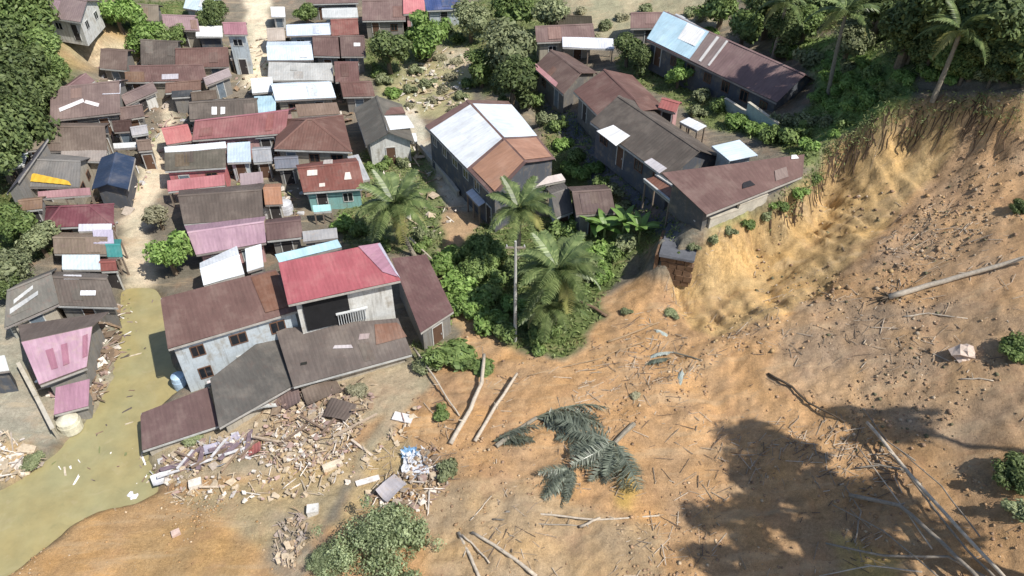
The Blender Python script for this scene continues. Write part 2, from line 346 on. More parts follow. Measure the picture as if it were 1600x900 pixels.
for c, p in [((.52,.325,.155), [(-300,960),(0,895),(60,858),(150,792),(240,768),(330,800),(420,860),(440,1000),(-300,1200)]),
             ((.49,.31,.14), [(200,840),(300,810),(380,850),(360,960),(180,960)]),
             ((.47,.36,.20), [(240,770),(420,742),(560,690),(640,680),(660,760),(560,800),(470,860),(400,850),(330,800)]),
             ((.53,.365,.175), SCARP),
             ((.47,.31,.18), [(1440,190),(1640,150),(1800,150),(1800,520),(1480,470),(1330,440),(1390,345),(1450,310)]),
             ((.45,.31,.19), [(1240,470),(1480,470),(1800,520),(1800,720),(1500,690),(1300,640),(1180,600)]),
             ((.49,.30,.15), [(780,590),(1000,590),(1150,640),(1120,720),(960,780),(820,640)]),
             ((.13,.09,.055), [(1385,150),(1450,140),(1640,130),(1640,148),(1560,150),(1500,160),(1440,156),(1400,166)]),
             ((.53,.37,.18), [(1420,165),(1500,160),(1640,155),(1640,200),(1500,178),(1500,240),(1440,300),(1425,240)]),  # lighter tone brightens the steep face that gets little sun
             ((.60,.40,.13), [(965,730),(990,725),(1000,760),(980,790),(960,780)]),
             ((.58,.41,.16), [(1290,830),(1345,850),(1400,880),(1390,930),(1320,930),(1300,870)]),
             ((.36,.30,.21), [(420,800),(480,790),(480,880),(440,920),(410,880)]),
             ((.42,.30,.175), [(640,760),(760,740),(1030,820),(1040,920),(680,930)])]:
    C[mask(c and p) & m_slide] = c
C[m_water] = (.30, .25, .12)
wet = blur(m_water, 7); C = C * (1 - .28 * np.clip(wet * 1.6, 0, 1) * ~m_water)[:, None]
for k in range(3): C[:, k] = blur(C[:, k], 2)
big = fbm(XF * .12 + 3, YF * .12, 4); hue = fbm(XF * .5 + 30, YF * .5, 4)
C *= (1 + .12 * big + .08 * hue)[:, None]; C[:, 0] *= 1 + .05 * hue; C[:, 2] *= 1 - .10 * hue * sl
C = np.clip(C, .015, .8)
ii = (np.arange(len(ys) - 1)[:, None] * len(xs) + np.arange(len(xs) - 1)[None]).ravel()
F_ = np.stack([ii, ii + 1, ii + 1 + len(xs), ii + len(xs)], 1)
g = NT('earth'); geo = g.n('ShaderNodeNewGeometry').outputs['Position']; at_ = g.n('ShaderNodeAttribute', attribute_name='tint')
n1 = g.noise(geo, 1.1, 6, .7); n2 = g.noise(geo, 5.5, 5, .7); n3 = g.noise(geo, 22, 3, .6)
vo = g.n('ShaderNodeTexVoronoi', Scale=3.2); g.l(geo, vo.inputs['Vector'])
f = g.math('MULTIPLY', g.ramp(n1, .3, .7, .82, 1.15), g.ramp(n2, .3, .7, .80, 1.2)); f = g.math('MULTIPLY', f, g.ramp(n3, .3, .7, .8, 1.18))
c = g.scalec(at_.outputs[0], f)
n4 = g.noise(geo, 12, 5, .75); n5 = g.noise(geo, .35, 5, .7)
c = g.mix(g.math('MULTIPLY', g.ramp(n4, .60, .70, 0, 1), .5), c, (.17, .11, .07)); c = g.mix(g.math('MULTIPLY', g.ramp(n4, .38, .28, 0, 1), .35), c, (.52, .40, .27)); c = g.mix(g.math('MULTIPLY', g.ramp(n5, .52, .68, 0, 1), .3), c, (.44, .25, .15))
fm = g.n('ShaderNodeMapping'); fm.inputs['Rotation'].default_value = (0, 0, R(-38)); fm.inputs['Scale'].default_value = (.22, 1.3, .6); g.l(geo, fm.inputs[0]); fl = g.noise(fm.outputs[0], .8, 6, .65)
c = g.mix(g.math('MULTIPLY', g.ramp(fl, .52, .68, 0, 1), .5), c, g.scalec(c, g.ramp(n1, .3, .7, .6, .72))); c = g.mix(g.math('MULTIPLY', g.ramp(fl, .46, .34, 0, 1), .35), c, (.58, .44, .28))
nz = g.n('ShaderNodeSeparateXYZ'); g.l(g.n('ShaderNodeNewGeometry').outputs['Normal'], nz.inputs[0]); mp = g.n('ShaderNodeMapping'); mp.inputs['Scale'].default_value = (2.2, 2.2, .25); g.l(geo, mp.inputs[0]); stn = g.noise(mp.outputs[0], 1.3, 5, .7)
c = g.mix(g.ramp(nz.outputs[2], .82, .62, 0, 1), c, g.scalec(c, g.ramp(stn, .32, .68, .62, 1.3)))
hh = g.math('ADD', g.math('MULTIPLY', n2, .6), g.math('MULTIPLY', n3, .4))
EARTH = g.out(c, .95, .12, hh, .8, .14)
ter = obj('ground', mesh_np('ground', np.stack([XF, YF, Z], 1), F_, EARTH, colr=C, smooth=True)); tag(ter, kind='structure')
# flood water
g = NT('muddy_water'); geo = g.n('ShaderNodeNewGeometry').outputs['Position']; n1 = g.noise(geo, .22, 4); n2 = g.noise(geo, 3.5, 3); n3 = g.noise(geo, .9, 4)
c = g.mix(g.ramp(n1, .35, .65, 0, 1), (.36, .30, .14), (.32, .295, .155)); c = g.scalec(c, g.ramp(n3, .3, .7, .88, 1.1))
dn = g.n('ShaderNodeTexNoise', Scale=.5, Detail=6, Roughness=.7, Distortion=1.6); g.l(geo, dn.inputs['Vector']); c = g.mix(g.math('MULTIPLY', g.ramp(dn.outputs[0], .55, .72, 0, 1), .5), c, (.42, .36, .22)); c = g.mix(g.math('MULTIPLY', g.ramp(dn.outputs[0], .44, .3, 0, 1), .4), c, (.22, .21, .11))
WMAT = g.out(c, .12, .4, n2, .1, .04)
wx, wy = np.meshgrid(np.linspace(-60, 2, 32), np.linspace(5, 62, 30)); q = (np.arange(29)[:, None] * 32 + np.arange(31)[None]).ravel()
wt = obj('flood_water', mesh_np('flood_water', np.stack([wx.ravel(), wy.ravel(), np.full(wx.size, WATER_Z)], 1), np.stack([q, q + 1, q + 33, q + 32], 1), WMAT)); tag(wt, kind='structure')
# ------------------------------------------------------------------ building kit
def sheet(mb, q, rib=.30, amp=.013, th=.05, sag=.03, seed=0):
    """ribbed metal sheet over a quad e0,e1 (eave) t1,t0 (top); mb = [verts, faces, uvs]"""
    e0, e1, t1, t0 = [np.array(p, float) for p in q]; xd = e1 - e0; L = np.linalg.norm(xd)
    if L < .05: return
    xd /= L; up = ((t0 + t1) / 2 - (e0 + e1) / 2); up = up - xd * up.dot(xd); Wd = np.linalg.norm(up); yd = up / Wd
    nn = np.cross(xd, yd); nn = nn if nn[2] > 0 else -nn
    a, b = (t0 - e0).dot(xd), (t1 - e0).dot(xd); ha, hb = (t0 - e0).dot(yd), (t1 - e0).dot(yd)
    prop = a >= -1e-3 and b <= L + 1e-3 and b >= a - 1e-3
    cols = max(3, int(round(L / (rib / 2)))); rows = max(1, int(Wd / 2.2)); r = random.Random(seed)
    sh = [r.uniform(-.005, .005) for _ in range(int(L / .82) + 2)]
    base = len(mb[0]); xsn = [L * i / cols for i in range(cols + 1)]
    for i, x in enumerate(xsn):
        if prop:
            if x < a: tt = e0 + (t0 - e0) * (x / a)
            elif x > b: tt = e1 + (t1 - e1) * ((L - x) / max(L - b, 1e-6))
            else: tt = t0 + (t1 - t0) * ((x - a) / max(b - a, 1e-6))
        else: tt = t0 + (t1 - t0) * (x / L)
        p0 = e0 + xd * x
        for j in range(rows + 1):
            f = j / rows; p = p0 + (tt - p0) * f
            o = amp * (i % 2) + sh[int(x / .82)] + sag * math.sin(x * .7 + seed) * math.sin(f * 3 + seed * 2)
            mb[0].append(p + nn * o); mb[2].append(((p - e0).dot(xd) + seed * 3.1, (p - e0).dot(yd)))
    m = rows + 1; N = (cols + 1) * m
    for k in range(N):
        mb[0].append(mb[0][base + k] - nn * th); mb[2].append(mb[2][base + k])
    for i in range(cols):
        for j in range(rows):
            v = base + i * m + j; mb[1].append((v, v + m, v + m + 1, v + 1)); v += N; mb[1].append((v, v + 1, v + m + 1, v + m))
        for j in (0, rows):
            v = base + i * m + j; mb[1].append((v, v + N, v + N + m, v + m) if j == 0 else (v, v + m, v + N + m, v + N))
    for i in (0, cols):
        for j in range(rows):
            v = base + i * m + j; mb[1].append((v, v + 1, v + N + 1, v + N))
def sheet_obj(name, quads, mat, parent, seed=0, rib=.30, amp=.013, th=.05):
    mb = [[], [], []]
    for k, q in enumerate(quads): sheet(mb, q, rib, amp, th, seed=seed + k)
    return obj(name, mesh_np(name, np.array(mb[0]), mb[1], mat, uv=np.array(mb[2])), parent)
PALE = (.66, .69, .72); WHITE = (.78, .78, .76); BLUEW = (.50, .60, .68); SKYB = (.42, .62, .72)
MAR = (.165, .098, .10); BRN = (.155, .112, .105); DGR = (.115, .105, .105); SLT = (.135, .125, .135); GREY = (.22, .205, .215); ROSE = (.33, .12, .145); LIL = (.36, .235, .285); NAVY = (.035, .055, .10); ORB = (.33, .19, .135); PINK = (.50, .30, .385)
WW = (.66, .66, .63); WB = (.52, .58, .62); WC = (.44, .40, .33); WT = (.25, .47, .45); WG = (.25, .24, .225); WR = (.58, .20, .21); WD = (.10, .11, .13); WP = (.55, .33, .33)  # WG is darkened so the gaps between houses look shaded
fr = MB()
for b in ((-.55, .55, -.04, .05, -.58, -.5), (-.55, .55, -.04, .05, .5, .58), (-.55, -.47, -.04, .05, -.5, .5), (.47, .55, -.04, .05, -.5, .5), (-.035, .035, -.03, .04, -.5, .5)): fr.box(*b)
pn = MB(); pn.box(-.468, .468, -.012, .012, -.498, .498)
dr = MB(); dr.box(-.45, .45, -.03, .05, 0, 2.0); df = MB()
for b in ((-.54, -.452, -.05, .06, 0, 2.08), (.452, .54, -.05, .06, 0, 2.08), (-.452, .452, -.05, .06, 2.002, 2.08)): df.box(*b)
hd = MB(); hd.box(.28, .36, -.075, -.031, .92, 1.06)
GLASS = plain_mat('dark_window_glass', (.02, .024, .03), .15, .2, 2, .5)
FRM = [plain_mat('white_window_frame', (.55, .55, .53)), plain_mat('brown_window_frame', (.16, .09, .06))]
DOORM = [plain_mat('brown_door', (.13, .075, .05)), plain_mat('blue_grey_door', (.16, .20, .24)), plain_mat('dark_door', (.05, .045, .045))]
ME_WF = [fr.mesh('window', m) for m in FRM]; ME_PN = pn.mesh('pane', GLASS); ME_DR = [dr.mesh('door', m) for m in DOORM]; ME_DF = df.mesh('door_frame', FRM[0]); ME_HD = hd.mesh('handle', plain_mat('steel_handle', (.4, .4, .4), .3))
def add_window(root, p, rz, s=(1, 1), fm=0):
    wdw = obj('window', ME_WF[fm], root, p, (0, 0, rz), (s[0], 1, s[1])); obj('pane', ME_PN, wdw)
def add_door(root, p, rz, k=0):
    d = obj('door', ME_DR[k], root, p, (0, 0, rz)); obj('door_frame', ME_DF, d); obj('handle', ME_HD, d)
HOUSES = {}; _seed = [0]
def house(name, label, A, B, P, eh, kind='gable', roof=MAR, wall=WG, rise=None, oh=.45, sides='fl', rust=.35, door=True, group=None, rib=.30, cat='house', posts=False, gz=None, win=True, fascia=True, Q=None):
    eh = eh * .78 if 2.4 < eh < 4 else eh; _seed[0] += 1; sdn = _seed[0]; rnd = random.Random(sdn); z0 = 0.; rs = rise or 1.0
    for it in range(9):
        ze = z0 + eh; a = at(*A, ze); b = at(*B, ze); p = at(*P, ze + (rs if kind == 'shed' else 0))
        xa = b - a; L = float(np.hypot(xa[0], xa[1])); xd = np.array([xa[0] / L, xa[1] / L]); yd = np.array([-xd[1], xd[0]])
        Wd = float((p - a)[:2].dot(yd)); rs = rise if rise is not None else (.2 * (L if kind in ('gabley',) else Wd) if kind in ('gable', 'hip', 'gabley') else .14 * Wd)
        kx = max(-.45, min(.45, (float((p - a)[:2].dot(xd)) - L) / max(Wd, .8))); Wd = max(Wd, .8)
        c2 = [a[:2], b[:2], a[:2] + xd * (L + kx * Wd) + yd * Wd, a[:2] + xd * kx * Wd + yd * Wd]
        if Q is not None: c2[2] = p[:2]; c2[3] = at(*Q, ze + (rs if kind == 'shed' else 0))[:2]
        cen = sum(c2) / 4; Wd = float((np.hypot(*(c2[3] - c2[0])) + np.hypot(*(c2[2] - c2[1]))) / 2) if Q is not None else Wd
        lc = [np.array([(q - cen).dot(xd), (q - cen).dot(yd)]) for q in c2]
        if gz is not None: z0 = gz
        else: z0 = float(H(cen[0], cen[1])) * .6 + z0 * .4 if it < 8 else z0
    eh += rnd.uniform(-.02, .02); rot = math.atan2(xd[1], xd[0])
    root = empty(name, (cen[0], cen[1], z0), rot); tag(root, label, cat, group)
    def rh(x, y):
        x = min(max(x, 0), L); y = min(max(y, 0), Wd)
        if kind == 'flat': return .06 * y / Wd
        if kind == 'shed': return rs * y / Wd
        if kind == 'shedn': return rs * (1 - y / Wd)
        if kind == 'shedr': return rs * x / L
        if kind == 'shedl': return rs * (1 - x / L)
        if kind == 'gable': return rs * (1 - abs(2 * y / Wd - 1))
        if kind == 'gabley': return rs * (1 - abs(2 * x / L - 1))
        if kind == 'hip': k = 2 * rs / min(L, Wd); return min(k * x, k * (L - x), k * y, k * (Wd - y), rs)
    def xy(x, y):
        a_, b_ = x / L, y / Wd; return (lc[0] * (1 - a_) + lc[1] * a_) * (1 - b_) + (lc[3] * (1 - a_) + lc[2] * a_) * b_
    def inv(X_, Y_):
        x, y = L / 2, Wd / 2
        for _ in range(6):
            f = xy(x, y) - np.array([X_, Y_]); J = np.stack([(xy(x + .01, y) - xy(x, y)) / .01, (xy(x, y + .01) - xy(x, y)) / .01], 1); dd = np.linalg.solve(J, f); x -= dd[0]; y -= dd[1]
        return x, y
    lp = lambda x, y, dz=0: (*xy(x, y), eh + rh(x, y) + dz)
    c4 = [lp(0, 0), lp(L, 0), lp(L, Wd), lp(0, Wd)]; m = roof_mat(roof, rust); caps = []
    if kind in ('flat', 'shed', 'shedn'): quads = [c4]
    elif kind in ('shedr', 'shedl'): quads = [[c4[3], c4[0], c4[1], c4[2]]] if kind == 'shedr' else [[c4[1], c4[2], c4[3], c4[0]]]
    elif kind == 'gable':
        r0, r1 = lp(0, Wd / 2), lp(L, Wd / 2); quads = [[c4[0], c4[1], r1, r0], [c4[2], c4[3], r0, r1]]; caps = [(r0, r1)]
    elif kind == 'gabley':
        r0, r1 = lp(L / 2, 0), lp(L / 2, Wd); quads = [[c4[3], c4[0], r0, r1], [c4[1], c4[2], r1, r0]]; caps = [(r0, r1)]
    else:
        if L >= Wd: r0, r1 = lp(Wd / 2, Wd / 2), lp(L - Wd / 2, Wd / 2); quads = [[c4[0], c4[1], r1, r0], [c4[2], c4[3], r0, r1], [c4[3], c4[0], r0, r0], [c4[1], c4[2], r1, r1]]; hp = [(c4[0], r0), (c4[3], r0), (c4[1], r1), (c4[2], r1)]
        else: r0, r1 = lp(L / 2, L / 2), lp(L / 2, Wd - L / 2); quads = [[c4[3], c4[0], r0, r1], [c4[1], c4[2], r1, r0], [c4[0], c4[1], r0, r0], [c4[2], c4[3], r1, r1]]; hp = [(c4[0], r0), (c4[1], r0), (c4[2], r1), (c4[3], r1)]
        caps = [(r0, r1)] + hp
    ro = sheet_obj('roof', quads, m, root, sdn, rib)
    capm = roof_mat(tuple(min(.8, k * 1.12) for k in roof), rust)
    for p0, p1 in caps:
        v0, v1 = Vector(p0), Vector(p1)
        if (v1 - v0).length < .3: continue
        d = (v1 - v0).normalized(); s = d.cross(Vector((0, 0, 1))).normalized() * .16; z = Vector((0, 0, .065)); dn = Vector((0, 0, -.05))
        V = [v0 + s + dn + z * .6, v0 + z, v0 - s + dn + z * .6, v1 + s + dn + z * .6, v1 + z, v1 - s + dn + z * .6]
        obj('ridge_cap', mesh_np('ridge_cap', np.array(V), [(0, 1, 4, 3), (1, 2, 5, 4)], capm, uv=np.zeros((6, 2))), ro)
    if fascia:
        ft = .16; fmt = plain_mat('fascia_board', rnd.choice([(.42, .40, .37), (.30, .27, .25), (.5, .5, .48)]))
        edges = [(c4[0], c4[1]), (c4[2], c4[3])] if kind in ('gable', 'hip', 'flat', 'shed', 'shedn') else [(c4[3], c4[0]), (c4[1], c4[2])]
        for p0, p1 in edges:
            fb = MB(); v0, v1 = Vector(p0), Vector(p1); d = v1 - v0; M = d.to_track_quat('X', 'Z').to_matrix(); fb.obox((v0 + v1) / 2 + Vector((0, 0, -ft / 2 - .07)), (d.length - .04, .035, ft), M); obj('fascia', fb.mesh('fascia', fmt), root)
    oh = min(oh, L * .15, Wd * .15)
    if posts:
        for (x, y) in ((oh * .6, oh * .6), (L - oh * .6, oh * .6), (L - oh * .6, Wd - oh * .6), (oh * .6, Wd - oh * .6), (L / 2, oh * .6)):
            pm = MB(); q = lp(x, y); pm.box(q[0] - .06, q[0] + .06, q[1] - .06, q[1] + .06, -.5, q[2] - .06); obj('post', pm.mesh('post', plain_mat('timber_post', (.25, .2, .16))), root)
    else:
        x0, x1, y0, y1 = oh, L - oh, oh, Wd - oh; ring = [(x0, y0)]
        if kind in ('gabley', 'hip'): ring.append((L / 2, y0))
        ring.append((x1, y0))
        if kind in ('gable', 'hip'): ring.append((x1, Wd / 2))
        ring.append((x1, y1))
        if kind in ('gabley', 'hip'): ring.append((L / 2, y1))
        ring.append((x0, y1))
        if kind in ('gable', 'hip'): ring.append((x0, Wd / 2))
        V = [(*lp(x, y)[:2], -.9) for x, y in ring] + [lp(x, y, -.09) for x, y in ring]; k = len(ring)
        obj('wall', mesh_np('wall', np.array(V), [(i, (i + 1) % k, k + (i + 1) % k, k + i) for i in range(k)], wall_mat(wall)), root)
        storeys = 2 if eh > 4.6 else 1
        specs = {'f': (x0, y0, x1 - x0, 1, 0, 0), 'l': (x0, y1, y1 - y0, 0, -1, -math.pi / 2), 'r': (x1, y0, y1 - y0, 0, 1, math.pi / 2), 'b': (x1, y1, x1 - x0, -1, 0, math.pi)}
        if win:
            for sname in sides:
                ox, oy, ln, ddx, ddy, rz = specs[sname]; nn = max(1, int(ln / 2.3)); dslot = rnd.randrange(nn) if door and sname in 'fl' else -1
                for st in range(storeys):
                    for i in range(nn):
                        t = ln * (i + .5) / nn; px_, py_ = lp(ox + ddx * t, oy + ddy * t)[:2]; q0, q1 = xy(ox, oy), xy(ox + ddx * ln, oy + ddy * ln); rz2 = math.atan2(q1[1] - q0[1], q1[0] - q0[0])
                        ofs = .02; px_ += -ddy * -ofs * 1 if 0 else 0
                        nx, ny = (math.sin(rz2), -math.cos(rz2)); px_ += nx * ofs; py_ += ny * ofs; zz = (eh - 1.15 if storeys == 1 else (1.5 if st == 0 else eh - 1.2))
                        if st == 0 and i == dslot: add_door(root, (px_, py_, 0 if eh > 2.35 else -.3), rz2, sdn % 3)
                        elif ln / nn > 1.25: add_window(root, (px_, py_, zz), rz2, (rnd.uniform(.8, 1.15), rnd.uniform(.75, 1.0)), sdn % 2)
    h = dict(root=root, L=L, W=Wd, lp=lp, rh=rh, cen=cen, rot=rot, eh=eh, kind=kind, rc=roof, inv=inv, z0=z0, xd=xd, yd=yd, roof=ro); HOUSES[label] = h; return h
def on_roof(h, u, v):
    z = h['z0'] + h['eh']
    for _ in range(8):
        p = at(u, v, z); d = p[:2] - h['cen']; X_, Y_ = float(d.dot(h['xd'])), float(d.dot(h['yd'])); x, y = h['inv'](X_, Y_)
        z = .4 * z + .6 * (h['z0'] + h['eh'] + h['rh'](x, y))
    return np.array([X_, Y_, z - h['z0']])
_ps = [0]
def patch(h, quad, c, rust=.2, lift=.075, name='roof_sheet'):
    """a differently coloured stretch of sheeting; quad e0,e1,t1,t0 in pixels"""
    _ps[0] += 1; q = [on_roof(h, *p) for p in quad]; q = [p + np.array([0, 0, lift + .004 * (_ps[0] % 5)]) for p in q]
    return sheet_obj(name, [q], roof_mat(c, rust), h['root'], _ps[0] + 100, th=.02)

def rpatch(h, x0, x1, y0, y1, c, rust=.1, lift=.09):
    """sheeting over part of a roof slope, as fractions of its length and width (y1 towards the ridge)"""
    _ps[0] += 1; L, W = h['L'], h['W']; q = [np.array(h['lp'](x * L, y * W)) + np.array([0, 0, lift]) for x, y in ((x0, y0), (x1, y0), (x1, y1), (x0, y1))]
    return sheet_obj('roof_sheet', [q], roof_mat(c, rust), h['root'], _ps[0] + 100, th=.02)
# ------------------------------------------------------------------ the houses
# -- near group by the flood water
hA = house('house', 'long two-storey house with plain maroon-brown roof beside the flood water', (262, 545), (468, 484), (432, 420), 4.9, 'shed', MAR, WB, rise=1.0, sides='fl', oh=.3, Q=(250, 465))
patch(hA, [(415,490),(452,480),(432,424),(392,434)], (.19,.095,.075))
hB = house('house', 'two-storey white house with big plain red roof', (450, 476), (626, 438), (592, 380), 6.3, 'shed', (.34,.10,.115), WW, rise=1.1, sides='', oh=.55, rust=.08, Q=(435, 411))
patch(hB, [(560,386),(598,426),(622,434),(592,381)], (.37,.20,.26), .1)
patch(hB, [(590,382),(618,428),(626,436),(594,381)], (.45,.42,.5), .1)
def bay(h, x0, x1, z0, z1, name, mat, d=.12, y=None):
    mbx = MB(); yy = -h['W'] / 2 + .5 if y is None else y; mbx.box(x0, x1, yy - d, yy - .02, z0, z1); return obj(name, mbx.mesh(name, mat), h['root'])
DARK = plain_mat('painted_opening_shade', (.018, .018, .02)); RAIL = plain_mat('white_railing', (.6, .62, .62))
L2 = hB['L'] / 2
bay(hB, -L2 + 1.1, -L2 + hB['L'] * .54, 3.1, 5.9, 'balcony_shade_panel', DARK, .06)  # flat near-black panel stands in for the shaded balcony opening
for i in range(12): bay(hB, -L2 + 3.4 + i * .18, -L2 + 3.45 + i * .18, 3.1, 4.1, 'baluster', RAIL, .2)
bay(hB, -L2 + 3.3, -L2 + 5.65, 4.1, 4.2, 'handrail', RAIL, .24)
bay(hB, -L2 + .3, L2 - .3, 5.95, 6.15, 'eave_trim', plain_mat('pale_trim', (.5, .5, .49)), .3)
hC = house('house', 'low house with long grey-brown roof in front of the white two-storey house', (458, 604), (644, 553), (622, 497), 1.4, 'shed', (.14,.115,.12), WC, rise=1.5, sides='', oh=.5, Q=(430, 514))
patch(hC, [(520,546),(552,545),(552,540),(522,541)], (.42,.38,.4)); patch(hC, [(560,532),(576,530),(578,522),(562,523)], (.3,.24,.24)); patch(hC, [(588,540),(636,527),(622,505),(585,508)], (.2,.105,.085), .6)
patch(hC, [(470,572),(480,570),(480,566),(470,568)], (.03,.03,.03))
hD = house('house', 'grey slate-coloured roofed wing with broken boards along its left edge', (342, 668), (458, 602), (430, 514), 1.3, 'shed', (.105,.098,.105), WC, rise=1.2, sides='', oh=.4, door=False, Q=(328, 592))
hE = house('house', 'low maroon roof at the corner of the flood water by the rubble', (222, 704), (344, 664), (328, 604), 0.8, 'shed', (.15,.095,.105), WC, rise=.7, sides='', oh=.3, door=False, Q=(219, 646))
hF = house('house', 'narrow maroon roofed house right of the red roof', (657, 520), (709, 486), (666, 398), 3.4, 'shed', (.155,.088,.098), WG, rise=1.0, sides='f', oh=.3, Q=(612, 404))
hG = house('house', 'white sheet-roofed house behind the long maroon roof', (318, 446), (382, 428), (370, 384), 3.4, 'gable', PALE, WG, rise=.5, sides='f', rust=.05, Q=(312, 411))
hG2 = house('house', 'small white sheet roof between white house and red roof', (386,424), (412,416), (408,381), 3.3, 'shed', PALE, WG, rise=.4, sides='', rust=.05, door=False)
hH = house('house', 'low house with pale blue roof tucked behind the red roof', (436,410), (534,386), (528,376), 3.9, 'shed', SKYB, WB, rise=.3, sides='', rust=.05, door=False)
hI = house('house', 'house with long lilac-pink roof', (306, 398), (416, 379), (415, 338), 3.0, 'gable', LIL, WP, sides='f', rust=.12, Q=(288, 353))
hJ = house('house', 'plain brown roofed house adjoining the lilac-pink roof', (417,376), (474,370), (470,337), 2.9, 'gable', (.15,.095,.105), WG, sides='f')
hK = house('house', 'broad dark brown ribbed roof above the lilac-pink roof', (287, 350), (412, 341), (414, 287), 3.0, 'gable', (.13,.105,.105), WG, sides='fl', Q=(280, 297))
hL = house('house', 'dark grey-brown roofed house with coral red front wall', (257, 267), (353, 261), (352, 233), 3.6, 'shed', (.12,.108,.10), WR, rise=.7, sides='f', oh=.25, Q=(257, 238))
hLa = house('canopy', 'pink-red awning in front of the coral red wall', (262,299), (352,289), (350,272), 2.0, 'shed', (.42,.17,.18), WR, rise=.5, sides='', cat='awning', posts=True, rust=.15)
hM = house('house', 'long rose-red roofed house with white-blue canopy below', (300, 219), (446, 208), (462, 168), 3.6, 'gable', (.27,.115,.135), WP, sides='f', rust=.2, Q=(318, 190))
hM2 = house('house', 'bright coral-red roofed end house beside the sandy street', (260,226), (302,219), (292,193), 3.3, 'gable', (.43,.16,.155), WR, sides='fl', rust=.12)
hN = house('canopy', 'white strip canopy below the rose-red roof', (258,240), (354,231), (352,221), 3.2, 'shed', PALE, WW, rise=.2, sides='', cat='canopy', rust=.05, posts=True)
hN2 = house('house', 'square pale blue flat roof below the rose-red roof', (355,254), (392,252), (391,222), 3.1, 'flat', BLUEW, WB, sides='f', rust=.05)
hO = house('house', 'large maroon hipped roof in the middle of the village', (428, 233), (550, 237), (536, 180), 3.3, 'hip', (.175,.095,.09), WC, rise=1.6, sides='fl', Q=(438, 186))
hP = house('house', 'turquoise-walled house with patchy rust-red roof', (474, 301), (570, 294), (556, 246), 3.2, 'gable', (.21,.085,.08), WT, sides='flr', rust=.6, Q=(462, 258))
for qd in ([(480,276),(496,275),(496,266),(480,267)], [(538,282),(550,281),(549,270),(538,271)], [(505,258),(520,257),(520,250),(506,251)], [(499,293),(508,292),(508,287),(499,288)]): patch(hP, qd, (.62,.55,.5))
house('canopy', 'turquoise low canopy in front of the turquoise-walled house', (490,331), (518,329), (516,320), 1.5, 'shed', (.38,.66,.66), WT, rise=.2, posts=True, cat='canopy', rust=.05)
hP2 = house('canopy', 'light grey lean-to roof beside patchy rust-red roof', (560,284), (578,280), (560,242), 2.6, 'flat', (.42,.43,.45), WG, sides='', cat='lean-to', posts=True)
house('shack', 'small rusty orange-brown roofed shack beside turquoise house', (414,320), (442,319), (440,287), 2.5, 'gable', (.36,.19,.12), WC, sides='f', cat='shack', rust=.5)
hQ = house('house', 'dark grey roofed house with white porch panels beside the narrow lane', (572, 228), (648, 222), (628, 163), 3.4, 'gabley', (.135,.125,.125), WW, rise=1.3, sides='flr', Q=(553, 170))
patch(hQ, [(605,205),(648,200),(636,182),(600,182)], PALE, .05); patch(hQ, [(598,181),(634,178),(628,168),(592,170)], (.19,.11,.11))
house('canopy', 'white porch canopy on front of dark grey roofed house', (577,226), (652,221), (650,208), 2.9, 'shed', PALE, WW, rise=.4, posts=True, cat='canopy', rust=.05)
# -- white warehouse with coloured ends
hW = house('warehouse', 'big white and pale blue roofed hall with orange-brown front end', (664, 197), (772, 308), (868, 248), 4.0, 'gable', (.17,.105,.11), WD, rise=1.5, sides='f', oh=.35, cat='hall', Q=(794, 158))
rpatch(hW, .08, .64, .0, .485, (.66,.69,.72), .03); rpatch(hW, .64, .08, 1.0, .515, (.60,.66,.74), .03)
rpatch(hW, .67, .97, .04, .49, (.37,.205,.135), .25); rpatch(hW, .97, .67, .96, .51, (.36,.20,.14), .25)
house('house', 'small slate-roofed house with pale blue walls below the white hall', (868,340), (896,330), (880,285), 2.8, 'gable', SLT, WB, sides='f')
house('canopy', 'pinkish white awning at the front end of the white hall', (832,292), (884,281), (878,272), 2.6, 'shed', (.58,.52,.50), WW, rise=.3, posts=True, cat='awning', rust=.05)
house('canopy', 'white bent lean-to beside the dark side wall of white hall', (728,300), (748,322), (765,312), 2.2, 'shed', (.62,.64,.72), WW, rise=.2, posts=True, cat='lean-to', rust=.05)
house('house', 'overgrown brown roof among the shrubs below the row houses', (900,336), (962,332), (945,288), 2.4, 'gable', (.14,.10,.105), WG, sides='f')
# -- row on the raised bank
hR1 = house('house', 'brown gabled house with pink edge at the upper end of the row', (834,104), (880,147), (934,114), 3.0, 'gable', (.15,.10,.10), (.16,.155,.15), rise=1.2, sides='f', Q=(886, 83))
patch(hR1, [(833,106),(868,137),(872,131),(837,100)], (.47,.24,.25))
hR2 = house('house', 'maroon roofed house in the row above the dark lane', (896,142), (946,192), (1044,174), 3.2, 'gable', (.175,.10,.10), (.16,.155,.15), rise=1.5, sides='fl', Q=(988, 117))
patch(hR2, [(948,186),(976,188),(980,176),(952,172)], (.52,.50,.52))
hR3 = house('house', 'long grey-brown roofed row house with white sheets above the dark lane', (922,190), (1044,280), (1134,248), 3.4, 'gable', (.125,.105,.105), WD, rise=1.7, sides='fl', Q=(1004, 162))
patch(hR3, [(932,206),(962,229),(986,214),(958,196)], (.8,.8,.8), .03); patch(hR3, [(1006,254),(1030,272),(1042,264),(1018,248)], (.55,.52,.54)); patch(hR3, [(1002,176),(1028,172),(1012,150),(990,156)], (.2,.11,.105))
house('house', 'pale blue-white sheet roof on the far side of the row house', (1112,228), (1140,252), (1184,243), 2.9, 'flat', (.56,.66,.74), WB, sides='', rust=.05)
house('canopy', 'narrow white sheet roof behind the row house', (1062,190), (1090,204), (1104,198), 2.8, 'flat', PALE, WW, sides='', cat='canopy', posts=True, rust=.05)
hR4 = house('house', 'maroon roofed house at the very edge of landslide scarp', (1104, 335), (1254, 275), (1257, 241), 1.5, 'shed', (.165,.10,.105), (.11,.115,.12), rise=1.0, sides='', gz=8.15, Q=(1034, 270))
